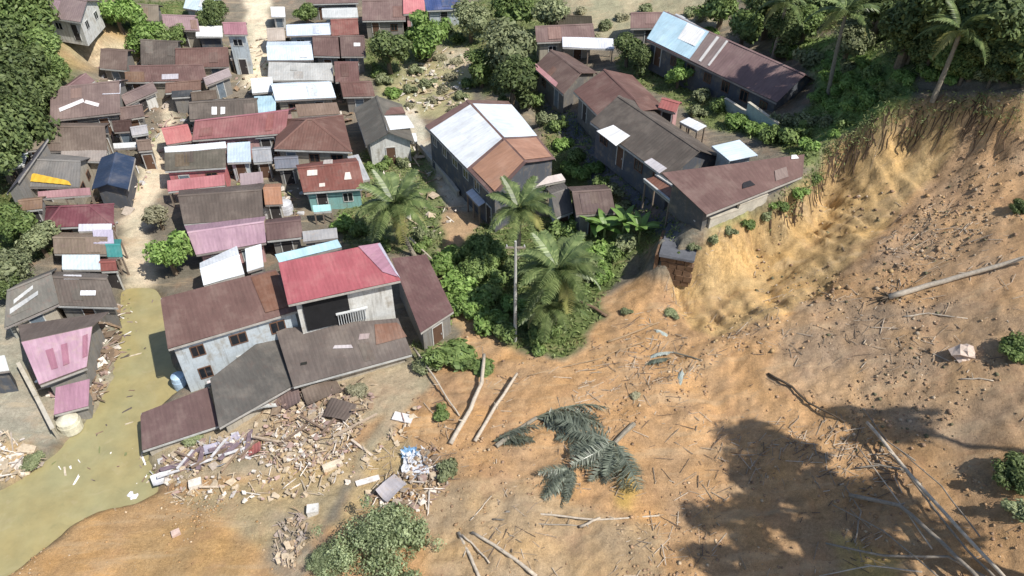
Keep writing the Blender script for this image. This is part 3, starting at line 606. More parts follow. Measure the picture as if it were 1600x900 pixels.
patch(hR4, [(1212,284),(1232,277),(1228,262),(1210,268)], (.25,.19,.2)); patch(hR4, [(1236,250),(1248,249),(1246,243),(1236,244)], (.75,.75,.75)); patch(hR4, [(1160,296),(1180,290),(1172,283),(1160,287)], (.03,.03,.035))
hR5 = house('canopy', 'red-brown veranda roof with pale edges facing the dark lane', (1006, 281), (1086, 347), (1108, 331), 2.9, 'shed', (.25,.12,.10), WW, rise=.5, cat='veranda roof', posts=True, Q=(1026, 274))
# pale edge strips of the veranda
for e0, e1 in (((1006,281),(1087,347)), ((1024,274),(1108,330))):
    p0, p1 = on_roof(hR5, *e0), on_roof(hR5, *e1); mbx = MB(); d = Vector(p1 - p0); mbx.obox(Vector((p0 + p1) / 2) + Vector((0, 0, .09)), (d.length, .16, .12), d.to_track_quat('X', 'Z').to_matrix()); obj('edge_trim', mbx.mesh('edge_trim', plain_mat('pale_trim', (.5, .5, .49))), hR5['root'])
house('shack', 'little red roofed shack behind the maroon row house', (1028,168), (1056,176), (1066,160), 2.4, 'gable', (.33,.12,.11), WP, sides='f', cat='shack')
hR6 = house('house', 'long terrace with mauve roof and light blue upper end on hillside', (1010, 62), (1214, 160), (1286, 132), 3.2, 'gable', (.22,.145,.165), WD, rise=1.9, sides='fl', oh=.5, Q=(1056, 27))
rpatch(hR6, .0, .36, .01, .485, (.44,.62,.72), .03); rpatch(hR6, .3, .03, .98, .52, (.5,.55,.6), .1); rpatch(hR6, .2, .34, .2, .47, (.82,.82,.82), .02, .13)
rpatch(hR6, .42, .44, .04, .47, (.62,.6,.58), .02, .11); rpatch(hR6, .49, .505, .04, .47, (.62,.6,.58), .02, .11); rpatch(hR6, .36, .5, .0, .485, (.26,.2,.22), .3, .06)
house('house', 'pale grey hut against the upper end of the blue roofed terrace', (1046,30), (1078,50), (1098,44), 2.8, 'gable', (.45,.47,.5), WW, sides='f')
house('house', 'mauve roofed hut partly hidden by trees at the top', (985,44), (1046,43), (1042,20), 2.6, 'gable', (.2,.13,.14), WG, sides='f')
hS = house('house', 'cream pillared house with mauve roof and white canopy behind the big trees', (838,66), (930,62), (922,38), 3.8, 'gable', (.2,.135,.145), WC, sides='fl')
house('canopy', 'long white canopy in front of cream pillared house', (879,73), (960,76), (958,60), 3.0, 'shed', (.66,.68,.74), WC, rise=.3, cat='canopy', posts=True, rust=.05)
house('house', 'small dark roofed hut behind the cream pillared house', (872,40), (926,42), (922,26), 2.6, 'gable', (.07,.06,.05), WG, sides='f')
# -- middle rows
house('house', 'dark brown roof with two white skylights', (296,187), (404,181), (404,152), 3.1, 'gable', (.125,.105,.105), WC, sides='f')
h_ = HOUSES['dark brown roof with two white skylights']; patch(h_, [(331,180),(339,180),(339,168),(331,168)], (.8,.8,.8), .02); patch(h_, [(345,180),(352,179),(352,168),(345,168)], (.8,.8,.8), .02)
house('house', 'small sky blue roof beside the dark skylight roof', (396,180), (431,178), (431,150), 3.2, 'flat', (.40,.57,.66), WB, sides='f', rust=.05)
house('house', 'wide white-blue roofed house facing the sandy path', (430,157), (525,152), (514,126), 3.4, 'gable', (.60,.68,.74), WC, rise=.8, sides='f', rust=.05)
house('house', 'pale grey flat concrete roof among the white roofs', (418,125), (521,126), (519,99), 3.2, 'flat', (.46,.46,.44), WG, sides='f', rust=.3)
house('house', 'light blue roof second from the top of village', (418,94), (490,93), (486,64), 3.3, 'gable', (.55,.63,.72), WB, rise=.6, sides='f', rust=.04)
house('house', 'light blue roof nearest the top of village', (448,56), (517,54), (516,36), 3.3, 'gable', (.57,.64,.75), WB, rise=.6, sides='f', rust=.04)
house('house', 'maroon roof adjoining the second light blue roof', (490,87), (531,88), (530,57), 3.0, 'gable', (.16,.10,.105), WG, sides='f')
house('house', 'maroon-brown roof with white spot by the dark round tree', (533,88), (572,88), (570,56), 3.0, 'gable', (.155,.105,.11), WG, sides='f')
patch(HOUSES['maroon-brown roof with white spot by the dark round tree'], [(553,73),(563,73),(563,68),(553,68)], (.85,.85,.85))
house('house', 'reddish patched roof behind the maroon roofs', (518,56), (561,54), (560,30), 3.0, 'gable', (.24,.10,.10), WG, sides='f', rust=.6)
house('house', 'maroon roof with narrow upper part beside the field', (524,128), (562,128), (561,96), 3.0, 'gable', (.17,.095,.10), WG, sides='f')
house('house', 'maroon roof below the narrow one beside the field', (536,151), (586,150), (578,126), 2.9, 'gable', (.17,.095,.095), WG, sides='f')
house('house', 'pale grey-white roof at the top edge of the village', (504,28), (560,27), (558,12), 3.0, 'gable', (.5,.52,.52), WW, rise=.5, sides='f', rust=.1)
house('house', 'mauve-brown roof at the top beside the pink-red roof', (566,32), (634,31), (634,2), 3.2, 'gable', (.2,.135,.145), WG, sides='f')
house('house', 'pink-red roof at the top edge of the photo', (630,22), (664,20), (664,-8), 3.4, 'gable', (.50,.19,.20), WP, sides='f', rust=.1)
house('house', 'navy blue roof at the top edge of the photo', (666,16), (722,14), (712,-8), 3.2, 'gable', (.05,.08,.2), WB, sides='f', rust=.1)
house('house', 'mauve roof at the upper frame edge near the sandy path', (478,6), (560,4), (560,-16), 3.0, 'gable', (.2,.14,.15), WG, sides='f')
house('shack', 'tiny white roofed hut beside the sandy path at the top', (424,26), (446,26), (446,12), 2.6, 'gable', (.7,.72,.76), WW, sides='f', cat='shack', rust=.05)
house('house', 'two-storey pale blue house with pink roof beside the sandy path', (350,54), (387,54), (386,36), 5.4, 'gable', (.34,.17,.2), WB, sides='fr', rust=.15)
house('canopy', 'white and maroon porch under the two-storey pale blue house', (360,92), (388,91), (388,78), 2.0, 'shed', (.6,.58,.58), WW, rise=.3, cat='porch', posts=True, rust=.1)
house('house', 'white flat-roofed shop, dark walls for its shaded open front', (306,57), (348,57), (347,41), 3.0, 'flat', (.78,.79,.76), WD, sides='', rust=.03, door=False)  # closed walls coloured dark for the shade inside the open front
house('house', 'washed-out pink roof beside white flat-roofed shop', (256,46), (312,48), (306,25), 2.9, 'gable', (.32,.22,.23), WC, sides='f')
house('house', 'grey-brown roof among shrubs at the upper left', (203,30), (248,33), (246,8), 2.8, 'gable', (.24,.2,.18), WG, sides='f')
house('house', 'pale blue-white sheet roof under dark trees at the top', (286,12), (330,20), (326,-4), 3.0, 'gable', (.55,.66,.72), WB, sides='f', rust=.05)
hT = house('house', 'white-walled house with mauve roof on the orange bank', (44,22), (126,35), (146,0), 3.0, 'gable', (.24,.18,.205), WW, sides='fr', gz=5.0)
# -- left quarter
house('house', 'dark grey-brown gabled roof near the upper street', (220,100), (280,104), (286,64), 3.0, 'gable', (.12,.10,.10), WG, sides='f')
hU = house('house', 'long maroon roof stepping down toward the street', (274,106), (358,104), (362,74), 3.0, 'gable', (.17,.10,.10), WC, sides='f')
hU2 = house('house', 'low maroon roof with white sheet below the stepped roof', (206,128), (324,126), (318,100), 2.9, 'gable', (.165,.10,.105), WC, sides='f')
patch(hU2, [(253,125),(279,124),(279,116),(253,117)], (.5,.48,.52))
house('house', 'reddish brown roof below the stepped maroon roof', (258,145), (314,140), (318,124), 2.7, 'gable', (.18,.11,.10), WG, sides='f')
house('house', 'brown roof at the foot of the orange bank', (155,106), (198,110), (208,78), 2.9, 'gable', (.16,.115,.115), WG, sides='f')
house('house', 'small plum roofed house with white edge strips under left trees', (112,152), (148,126), (132,112), 2.8, 'gable', (.2,.125,.145), WW, sides='f')
hV = house('house', 'broad mauve-brown roof with white sheets on the left', (78,188), (188,176), (200,124), 3.0, 'gable', (.2,.145,.155), WG, sides='f')
patch(hV, [(160,148),(188,147),(190,128),(172,130)], (.62,.62,.68), .05); patch(hV, [(94,176),(132,160),(130,155),(92,170)], (.68,.66,.68), .05); patch(hV, [(132,162),(154,168),(156,163),(134,157)], (.75,.7,.7), .05)
hV2 = house('house', 'weathered grey-brown roof left of the sandy street bend', (66,236), (168,236), (172,192), 2.9, 'gable', (.17,.13,.125), WC, sides='fr')
house('house', 'dark plum roof with bright white edge by the street bend', (196,164), (246,142), (236,128), 2.7, 'gable', (.19,.14,.155), WW, sides='f')
house('shack', 'small brown roof beside the street bend', (188,188), (226,182), (224,162), 2.5, 'gable', (.17,.12,.125), WG, sides='f', cat='shack')
house('shack', 'small dark brown shack left of the sandy street', (178,206), (208,204), (206,186), 2.4, 'gable', (.075,.045,.045), WG, sides='f', cat='shack')
house('shack', 'small pale grey shack left of the sandy street', (206,212), (232,208), (230,194), 2.4, 'gable', (.34,.33,.34), WG, sides='f', cat='shack')
house('shack', 'charcoal roofed shack behind the weathered grey-brown roof', (144,208), (170,207), (168,194), 3.6, 'flat', (.06,.065,.075), WG, sides='f', cat='shack')
house('canopy', 'white flat roof strip beside the sandy street', (178,232), (214,230), (212,222), 2.6, 'shed', (.66,.66,.64), WW, rise=.2, cat='canopy', posts=True, rust=.05)
hX = house('house', 'grey roofed house with yellow tarpaulin on its lower edge', (34, 292), (124, 292), (142, 246), 3.1, 'gable', (.2,.19,.21), WC, rise=1.2, sides='fr', rust=.15, Q=(78, 240))
house('house', 'dark slate lean-to roof left of the yellow tarpaulin', (10,302), (36,300), (82,232), 2.9, 'shedr', (.105,.105,.13), WG, sides='', door=False)
house('house', 'beige flat strip roof behind the yellow tarpaulin house', (94,250), (166,252), (162,232), 3.2, 'flat', (.33,.29,.26), WC, sides='', rust=.3)
house('canopy', 'white awning at the far left under the trees', (6,266), (38,258), (44,238), 2.6, 'shed', (.58,.60,.6), WW, rise=.3, cat='awning', posts=True)
house('canopy', 'pinkish red awning under the yellow tarpaulin', (60,310), (142,304), (140,293), 2.3, 'shed', (.34,.19,.2), WP, rise=.3, cat='awning', posts=True)
hY = house('carport', 'navy blue roofed carport beside the sandy street', (143,296), (200,296), (211,246), 3.2, 'gabley', NAVY, WD, rise=.6, sides='', rust=.04, cat='carport', door=False)  # dark walls stand in for the shade beneath the carport roof
house('house', 'purple-maroon hipped roof left of the sandy street', (68,356), (178,351), (178,318), 2.9, 'hip', (.17,.06,.085), WC, rise=1.1, sides='fr', rust=.15)
house('canopy', 'white canopy strip below the purple-maroon roof', (122,361), (174,360), (174,350), 2.3, 'shed', (.6,.6,.66), WW, rise=.2, cat='canopy', posts=True, rust=.05)
house('house', 'mottled brown roof grown over with weeds', (84,396), (170,397), (172,364), 2.6, 'gable', (.22,.17,.15), WG, sides='f', rust=.8)
house('canopy', 'lilac grey sheet roof at street side of weedy roof', (146,380), (178,380), (176,360), 3.2, 'flat', (.46,.42,.52), WW, cat='canopy', posts=True, rust=.05)
house('canopy', 'teal covered stall at the street edge', (168,402), (192,402), (190,374), 2.6, 'gable', (.06,.24,.23), WT, cat='stall', posts=True, rust=.05, rise=.4)
house('house', 'pale blue-white sheet roof above slate-coloured roof by the street', (97,421), (157,421), (156,399), 2.8, 'flat', (.62,.70,.74), WG, sides='f', rust=.06)
house('shack', 'small rusty red roofed hut at street corner', (158,424), (184,423), (182,404), 2.5, 'gable', (.25,.09,.09), WG, sides='f', cat='shack')
hZ = house('house', 'grey-brown roof with white sheet patch left of the water', (84, 477), (184, 480), (168, 428), 2.9, 'gable', (.15,.125,.125), WG, rise=1.2, sides='fr', Q=(84, 424))
patch(hZ, [(126,463),(150,463),(150,455),(126,455)], (.85,.85,.88), .02)
patch(hZ, [(100,437),(128,437),(128,431),(100,431)], (.7,.68,.7), .02)
hZ2 = house('house', 'streaked slate roofed wing at the left edge', (6, 512), (92, 474), (88, 418), 2.9, 'gable', (.17,.16,.165), WC, rise=1.3, sides='f', rust=.7, Q=(36, 438))
patch(hZ2, [(16,492),(60,462),(60,455),(16,484)], (.42,.43,.43)); patch(hZ2, [(22,476),(52,452),(52,447),(22,470)], (.45,.46,.46))
hPk = house('house', 'half-sunken house with torn pink roof at the water edge', (62, 602), (136, 574), (170, 487), 2.3, 'gable', (.165,.13,.13), WG, rise=1.2, sides='', door=False, Q=(28, 508))
rpatch(hPk, .0, 1, .0, .49, (.42,.265,.33), .4)
for qd in ([(82,580),(92,577),(84,546),(72,550)], [(100,574),(110,570),(106,538),(96,541)], [(130,562),(138,558),(138,524),(130,527)]): patch(hPk, qd, (.32,.15,.20), .3, .15)
house('shack', 'pink tiled lower roof sliding into the flood water', (84,648), (138,634), (140,592), 1.2, 'shed', (.36,.2,.26), WG, rise=.7, sides='', cat='shack', door=False, rust=.2)
house('house', 'white roof corner at the left frame edge', (-30,584), (14,578), (8,556), 2.4, 'flat', (.7,.72,.7), WD, sides='', door=False, rust=.05)

house('shack', 'small bluish grey shack behind the patchy rust-red roof', (430,264), (468,262), (466,243), 2.6, 'gable', (.17,.18,.21), WG, sides='f', cat='shack')
house('shack', 'grey tin shack right of the square pale blue roof', (396,254), (426,252), (424,228), 2.6, 'gable', (.30,.31,.33), WG, sides='f', cat='shack')
house('shack', 'low pinkish sheet shed between coral wall and rusty shack', (376,290), (412,286), (410,268), 2.2, 'shed', (.33,.26,.27), WG, sides='f', cat='shack')
house('shack', 'small white hut at the lower end of the sandy path', (394,146), (428,143), (427,120), 2.6, 'gable', (.62,.66,.68), WW, sides='f', cat='shack', rust=.1)
house('shack', 'brown patched lean-to below the wide white-blue roof', (466,182), (532,178), (526,160), 2.2, 'shed', (.24,.17,.15), WC, rise=.3, sides='f', cat='shack', rust=.7)
house('shack', 'slanted grey plank roof above the dark skylight roof', (322,134), (362,118), (362,104), 2.4, 'gable', (.30,.25,.25), WG, sides='f', cat='shack')
house('shack', 'dark tin shed in the gap below the reddish brown roof', (268,152), (300,150), (300,140), 2.2, 'shed', (.06,.065,.07), WG, rise=.2, sides='', cat='shack', door=False)
house('shack', 'weathered plank roof left of the weathered grey-brown roof', (36,236), (70,232), (84,204), 2.4, 'gable', (.24,.2,.18), WG, sides='f', cat='shack', rust=.6)

house('shack', 'beige roofed hut between the two upper light blue roofs and path', (418,64), (446,63), (446,44), 2.6, 'gable', (.42,.36,.31), WC, sides='f', cat='shack')
house('shack', 'grey tin strip roof behind the red roof and lilac-pink roof', (474,378), (528,372), (526,356), 2.2, 'shed', (.30,.30,.31), WG, rise=.3, sides='f', cat='shack')
house('shack', 'rust-brown shed between broad mauve-brown roof and orange bank', (196,128), (226,128), (228,112), 2.4, 'gable', (.19,.115,.09), WG, sides='f', cat='shack', rust=.7)
house('shack', 'dark brown tin shed right of the dark skylight roof yard', (300,158), (340,154), (338,140), 2.2, 'gable', (.13,.10,.09), WG, sides='f', cat='shack', rust=.7)
house('shack', 'maroon tin shed left of the big hipped maroon roof', (398,214), (428,212), (426,192), 3.2, 'gable', (.17,.10,.10), WG, sides='f', cat='shack')
house('shack', 'brown tin shed beside the white street canopy', (216,236), (238,234), (236,216), 2.3, 'gable', (.18,.13,.12), WG, sides='f', cat='shack')
house('shack', 'pale grey shed below the broad mauve-brown roof', (40,214), (74,208), (84,190), 2.4, 'gable', (.32,.30,.29), WG, sides='f', cat='shack')
house('shack', 'rusty shed at the left end of purple-maroon roof', (28,330), (66,326), (72,306), 2.4, 'gable', (.22,.14,.11), WG, sides='f', cat='shack', rust=.8)
# repairs: odd sheets nailed over the older roofs
rp = random.Random(31)
for lab, h in list(HOUSES.items()):
    if h['L'] * h['W'] < 12 or h is hB: continue
    for k in range(rp.choice([0, 0, 1, 1, 2])):
        sx, sy = rp.uniform(.7, 1.6) / h['L'], rp.uniform(1.0, 2.2) / h['W']; x0 = rp.uniform(.03, max(.04, .96 - sx)); hi = .47 if h['kind'] == 'gable' else .95
        if h['kind'] in ('hip', 'gabley'): continue
        sy = min(sy, hi - .06); y0 = rp.uniform(.02, max(.03, hi - sy)); m_ = rp.uniform(.78, 1.25); o_ = rp.choice([(0, 0, 0), (.02, .0, -.01), (.025, .022, .022)])
        rpatch(h, x0, min(.98, x0 + sx), y0, y0 + sy, tuple(round(max(.02, min(.7, c_ * m_ + e_)), 2) for c_, e_ in zip(h['rc'], o_)), rp.choice([.3, .6, .9]), .05 + .006 * k)
# ------------------------------------------------------------------ vegetation kit
def leaf_arrays(P, N, size, r, asp=.5, bend=.15):
    """kite-shaped leaves at P facing N"""
    k = len(P); N = N / np.linalg.norm(N, axis=1, keepdims=True); T = r.normal(size=(k, 3)); T -= N * (T * N).sum(1, keepdims=True); T /= np.linalg.norm(T, axis=1, keepdims=True)
    B = np.cross(N, T); s = (size * r.uniform(.6, 1.3, k))[:, None]
    V = np.stack([P - T * s, P + B * s * asp + N * s * bend, P + T * s - N * s * bend, P - B * s * asp + N * s * bend], 1).reshape(-1, 3)
    return V, np.arange(4 * k).reshape(k, 4)
def crown_mesh(name, seed, nclump, nleaf, leaf, mat, flat=.8, spread=.62, cr=(.24, .46), outl=.25):
    r = np.random.default_rng(seed); d = r.normal(size=(nclump, 3)); d /= np.linalg.norm(d, axis=1, keepdims=True)
    cc = d * (r.uniform(.15, 1, nclump) ** .6)[:, None] * spread; cc[:, 2] *= flat; cc[:, 2] += .05 * r.normal(size=nclump); rad = r.uniform(*cr, nclump); ou = r.random(nclump) < outl; cc[ou] *= 1.35; rad[ou] *= .62; cc[:, 0] *= r.uniform(.8, 1.2)
    wq = rad ** 2; ci = r.choice(nclump, nleaf, p=wq / wq.sum()); d = r.normal(size=(nleaf, 3)); d[:, 2] += .35; d /= np.linalg.norm(d, axis=1, keepdims=True)
    P = cc[ci] + d * (rad[ci] * r.uniform(.5, 1.12, nleaf))[:, None] * np.array([1, 1, .8]); N = d + r.normal(size=(nleaf, 3)) * .55 + np.array([0, 0, .35])
    V, F = leaf_arrays(P, N, leaf * (.7 + .6 * ((ci * 7) % 5) / 4), r); return mesh_np(name, V, F, mat), cc
def trunk_mesh(name, cc, mat, h, r0=.1, n=5, seed=0):
    """tapered trunk from z=-h to 0 with limbs into the clumps (unit crown space)"""
    r = random.Random(seed); mb = MB(); mb.tube([(0, 0, -h), (.03, .02, -h * .6), (-.02, .03, -h * .25), (0, 0, .05)], [r0 * 1.25, r0, r0 * .8, r0 * .5], 7)
    for c in list(cc)[:n]:
        st = -h * r.uniform(.1, .4) * .5; mb.tube([(0, 0, st), tuple(np.array(c) * .5 + np.array([0, 0, st * .3])), tuple(c)], [r0 * .5, r0 * .32, r0 * .12], 5)
    return mb.mesh(name, mat)
G1 = leaf_mat('leaf_deep_green', (.07, .105, .038), (.19, .24, .09)); G2 = leaf_mat('leaf_mid_green', (.105, .165, .05), (.25, .33, .11)); G3 = leaf_mat('leaf_bright_green', (.14, .24, .055), (.30, .42, .13))
G4 = leaf_mat('leaf_grey_green', (.135, .165, .08), (.34, .37, .20)); G5 = leaf_mat('leaf_dusty', (.24, .23, .14), (.44, .42, .28)); GP = leaf_mat('palm_leaflet', (.085, .13, .048), (.25, .31, .125), .3, .4, .4)
GY = leaf_mat('palm_leaflet_yellowing', (.24, .25, .08), (.38, .36, .14), .3, .45, .4)
GF = leaf_mat('fallen_palm_leaflet', (.05, .062, .042), (.22, .245, .185), .12, .32, .6); GB = leaf_mat('bush_green', (.14, .18, .08), (.38, .44, .25))
BARK = plain_mat('bark', (.20, .155, .11), .9, .35, 6); PALEB = plain_mat('pale_dead_wood', (.52, .45, .36), .9, .3, 6); GREYB = plain_mat('grey_wood', (.30, .26, .21), .9, .3, 6); PBARK = plain_mat('palm_bark', (.27, .24, .19), .9, .3, 5)
KIND = {}
def mk(kind, seed, nclump, nleaf, leaf, mat, h=1.1, **kw):
    me, cc = crown_mesh('crown', seed, nclump, nleaf, leaf, mat, **kw); KIND[kind] = (me, trunk_mesh('trunk', cc, BARK, h, .085, 5, seed), h)
mk('deep', 1, 16, 5200, .075, G1); mk('deep2', 2, 20, 5600, .072, G1, flat=.95); mk('mid', 3, 15, 4600, .08, G2); mk('mid2', 4, 18, 4600, .08, G2, flat=.7); mk('bright', 5, 14, 3800, .085, G3)
mk('greyg', 6, 16, 3600, .08, G4, flat=.6); mk('dusty', 7, 10, 1500, .09, G5, flat=.6); mk('bush', 8, 9, 1300, .12, G3, h=.7, flat=.6); mk('bush2', 9, 10, 1300, .12, G2, h=.7, flat=.55); mk('bush4', 10, 10, 1200, .11, G4, h=.7, flat=.5); mk('bushb', 12, 46, 15000, .025, GB, h=.5, flat=.34, spread=.92, cr=(.1, .26))
mk('big', 11, 90, 11000, .042, G1, h=1.9, flat=.5, spread=.92, cr=(.06, .17), outl=.0)
def tree(name, label, u, v, r, kind, up=None, group=None, cat=None, sz=1.0, rz=None):
    me, tm, h = KIND[kind]; up = up if up is not None else r * h * .95; b = gp(u, v, up)
    root = empty(name, b, random.uniform(0, 6.28) if rz is None else rz); tag(root, label, cat or ('tree' if name.endswith('tree') else 'bush'), group)
    s = r * random.uniform(.95, 1.05); obj('crown', me, root, (0, 0, up), (0, 0, 0), (s, s * random.uniform(.9, 1.1), s * sz)); obj('trunk', tm, root, (0, 0, up), (0, 0, 0), (s, s, max(up, .3) / h * 1.04)); return root
ORD = ['first', 'second', 'third', 'fourth', 'fifth', 'sixth', 'seventh', 'eighth', 'ninth', 'tenth', 'eleventh', 'twelfth', 'thirteenth', 'fourteenth', 'fifteenth', 'sixteenth', 'seventeenth', 'eighteenth', 'nineteenth', 'twentieth']
LOOK = {'deep': 'dark green', 'deep2': 'dark green', 'mid': 'mid green', 'mid2': 'mid green', 'bright': 'bright green', 'greyg': 'grey-green', 'dusty': 'pale dusty', 'bush': 'bright green', 'bush2': 'mid green', 'bush4': 'grey-green'}
def grove(name, what, group, items, upk=None):
    for i, (u, v, r, k) in enumerate(sorted(items)):
        tree(name, '%s %s, %s from the left' % (LOOK[k], what, ORD[i]), u, v, r, k, up=None if upk is None else r * upk, group=group)
def frond_mesh(name, seed, mat, L=3.2, droop=1.0, nl=26, wl=.62, wd=.055, mess=0):
    r = np.random.default_rng(seed); V = []; F = []
    t = np.linspace(0, 1, 12); X_ = L * (t - .12 * droop * t ** 2); Z_ = L * (.42 * t - .62 * droop * t ** 2.2)
    mb = MB(); mb.tube([(X_[i], 0, Z_[i]) for i in range(12)], [.05 * (1 - .85 * q) for q in t], 4)
    for s in (-1, 1):
        for k in range(nl):
            q = .12 + .87 * k / nl; x = np.interp(q, t, X_); z = np.interp(q, t, Z_); ln = wl * math.sin(math.pi * min(1, .12 + q * .86)) ** .6 * r.uniform(.85, 1.1); fw = .45 + .3 * q + mess * r.normal()
            dz = -ln * (r.uniform(.25, .6) + mess * r.normal()); a = (x - wd, 0, z); b = (x + wd, 0, z); m = np.array([x + ln * fw * .5, s * ln * .6, z + dz * .28]); tip = (x + ln * fw, s * ln, z + dz)
            mb.add([a, b, tuple(m + np.array([wd, 0, 0])), tip, tuple(m - np.array([wd, 0, 0]))], [(0, 1, 2, 4), (4, 2, 3)] if s > 0 else [(1, 0, 4, 2), (2, 4, 3)])
    return mb.mesh(name, mat)
FR = [frond_mesh('frond', 1, GP), frond_mesh('frond', 2, GP, 3.4, 1.25), frond_mesh('frond', 3, GP, 3.0, .6), frond_mesh('frond', 4, GY, 3.0, 1.4)]
FF = [frond_mesh('frond', 11, GF, 4.4, .62, 46, .8, .03, .28), frond_mesh('frond', 12, GF, 3.8, .66, 42, .7, .03, .3)]
def palm(label, u, v, up, nf=16, s=1.0, lean=(0, 0), group=None, foot=None):
    b = gp(u, v, up); top = Vector((0, 0, up)); base = Vector((-lean[0], -lean[1], 0)); b2 = Vector((b.x - 0, b.y, b.z)); root = empty('coconut_palm', b2, 0); tag(root, label, 'palm tree', group)
    mb = MB(); pts = []; rad = []
    for k in range(9):
        q = k / 8; pts.append((base.x * (1 - q) ** 2, base.y * (1 - q) ** 2, -.4 + (up + .35) * q)); rad.append(.2 - .08 * q + (.03 if k % 2 else 0))
    mb.tube(pts, rad, 8); obj('trunk', mb.mesh('trunk', PBARK), root); cr = MB(); cr.tube([(0, 0, up - .15), (0, 0, up + .25), (0, 0, up + .7)], [.16, .2, .04], 7); obj('crown_shaft', cr.mesh('crown_shaft', plain_mat('palm_heart', (.17, .2, .07))), root)
    for k in range(nf):
        q = k / nf; el = R(62 - 92 * q + random.uniform(-8, 8)); az = k * 2.39996 + random.uniform(-.2, .2); me = FR[2] if q < .25 else FR[0] if q < .6 else FR[1] if q < .85 else FR[3]
        o = obj('frond', me, root, (0, 0, up + .2), (0, 0, 0), (s, s, s)); o.rotation_euler = Matrix.Rotation(az, 3, 'Z').to_4x4().to_euler(); o.rotation_euler = (Matrix.Rotation(az, 4, 'Z') @ Matrix.Rotation(-el * .75, 4, 'Y')).to_euler()
    nuts = MB()
    for k in range(5):
        a = k * 1.3; c_ = Vector((.28 * math.cos(a), .28 * math.sin(a), up - .05)); nuts.tube([c_ - Vector((0, 0, .16)), c_ - Vector((0, 0, .08)), c_, c_ + Vector((0, 0, .1))], [.03, .12, .12, .03], 6)
        nb = nuts; nuts = MB(); obj('coconut', nb.mesh('coconut', plain_mat('coconut_husk', (.2, .21, .07))), root)
    return root
# ------------------------------------------------------------------ trees and palms in place
grove('broadleaf_tree', 'tree in the dark wood along the upper left edge', 'trees of the wood at the upper left', [(28,20,4.6,'mid2'),(10,75,4.6,'deep'),(58,72,3.6,'mid'),(40,125,4.2,'deep2'),(5,150,4.6,'deep'),(62,150,3.0,'deep'),(28,195,4.0,'deep2'),(-10,225,4.2,'deep'),(78,105,2.6,'mid2')], None)
for lab, u, v, r, k in [('bright leafy tree at the left edge beside the purple-maroon roof', 22,345,2.6,'mid'), ('grey-green tree at left edge above streaked slate roof', 14,420,2.4,'greyg'), ('dusty shrubby tree between left edge and weedy roof', 60,372,2.0,'greyg'), ('small dark tree left of the slate wing', 2,445,2.0,'deep'),
    ('bright tree at top left beside the house on the orange bank', 180,14,3.2,'bright'), ('bright rounded tree above the dark gabled roof', 222,52,3.2,'bright'), ('mid green tree left of the washed-out pink roof', 246,60,2.6,'mid'), ('dark tree behind the white flat-roofed shop', 332,24,3.0,'deep'), ('green tree beside the pink roof by the path', 276,58,2.0,'mid2'),
    ('small olive tree beside the sandy path at the top', 478,20,2.0,'mid'), ('round dark tree right of the maroon roofs', 606,74,3.4,'deep'), ('round bright tree below the navy blue roof', 668,52,3.6,'bright'), ('grey-green tree right of the navy blue roof', 735,28,3.2,'greyg'),
    ('tall tree at the top behind the big grey-green trees', 800,8,3.6,'mid2'), ('largest grey-green tree left of the cream house', 790,70,4.4,'greyg'), ('dark tree just behind the white hall', 800,128,3.6,'deep2'), ('broad mid green tree between field and big trees', 752,100,2.8,'mid2'), ('green tree at the top left of the cream pillared house', 862,22,3.0,'greyg'), ('tree against the left gable of cream pillared house', 822,110,2.4,'mid'),
    ('dark green tree between cream house and blue terrace roof', 982,72,2.4,'deep'), ('round tree in front of the blue terrace roof', 1000,92,2.0,'deep2'), ('bright round shrub tree below the blue terrace roof', 1062,112,1.8,'bright'),
    ('leafy lime tree standing at the sandy street by the water', 262,392,2.5,'bright'), ('dusty half-buried shrub above the lime street tree', 245,332,1.9,'dusty')]:
    tree('broadleaf_tree', lab, u, v, r, k)
grove('broadleaf_tree', 'tree in the forest above the landslide scarp', 'forest trees above the scarp', [(1130,0,3.4,'mid2'),(1165,38,3.0,'mid'),(1205,8,3.6,'deep'),(1225,52,2.6,'deep2'),(1262,28,2.4,'mid'),(1285,-6,3.0,'mid2'),(1378,14,3.0,'deep2'),(1432,56,2.2,'deep'),(1455,82,2.0,'deep2'),(1485,86,2.0,'mid'),(1430,30,3.8,'deep'),(1470,58,2.6,'deep2'),(1485,10,3.8,'deep'),(1515,48,2.8,'mid2'),(1555,25,3.6,'deep'),(1560,62,2.4,'deep2'),(1605,45,2.8,'deep'),(1625,80,2.2,'mid'),(1385,-10,3.6,'mid')], None)
grove('shrub', 'shrub on the rim above the landslide scarp', 'shrubs along the scarp rim', [(1415,122,1.2,'bush'),(1450,112,1.4,'bush'),(1480,124,1.1,'bush'),(1510,110,1.3,'bush'),(1540,118,1.3,'bush4'),(1570,104,1.3,'bush4'),(1598,118,1.2,'bush4'),(1365,115,1.6,'bush2'),(1330,128,1.6,'bush'),(1300,120,1.5,'bush'),(1265,92,1.9,'bush4'),(1230,80,1.8,'bush'),(1300,165,1.3,'bush'),(1335,165,1.4,'bush'),(1360,150,1.4,'bush'),(1385,145,1.2,'bush2'),(1280,150,1.4,'bush'),(1318,190,1.1,'bush2')], .35)
grove('shrub', 'shrub between the two rows of houses', 'shrubs between the two rows', [(1098,150,1.5,'bush4'),(1125,165,1.6,'bush2'),(1090,175,1.2,'bush4'),(1150,188,1.6,'bush'),(1178,200,1.5,'bush'),(1205,212,1.7,'bush2'),(1240,210,1.8,'bush2'),(1262,225,1.3,'bush'),(1262,190,1.4,'bush4'),(1225,190,1.4,'bush4'),(1080,128,1.2,'bush2')], .35)
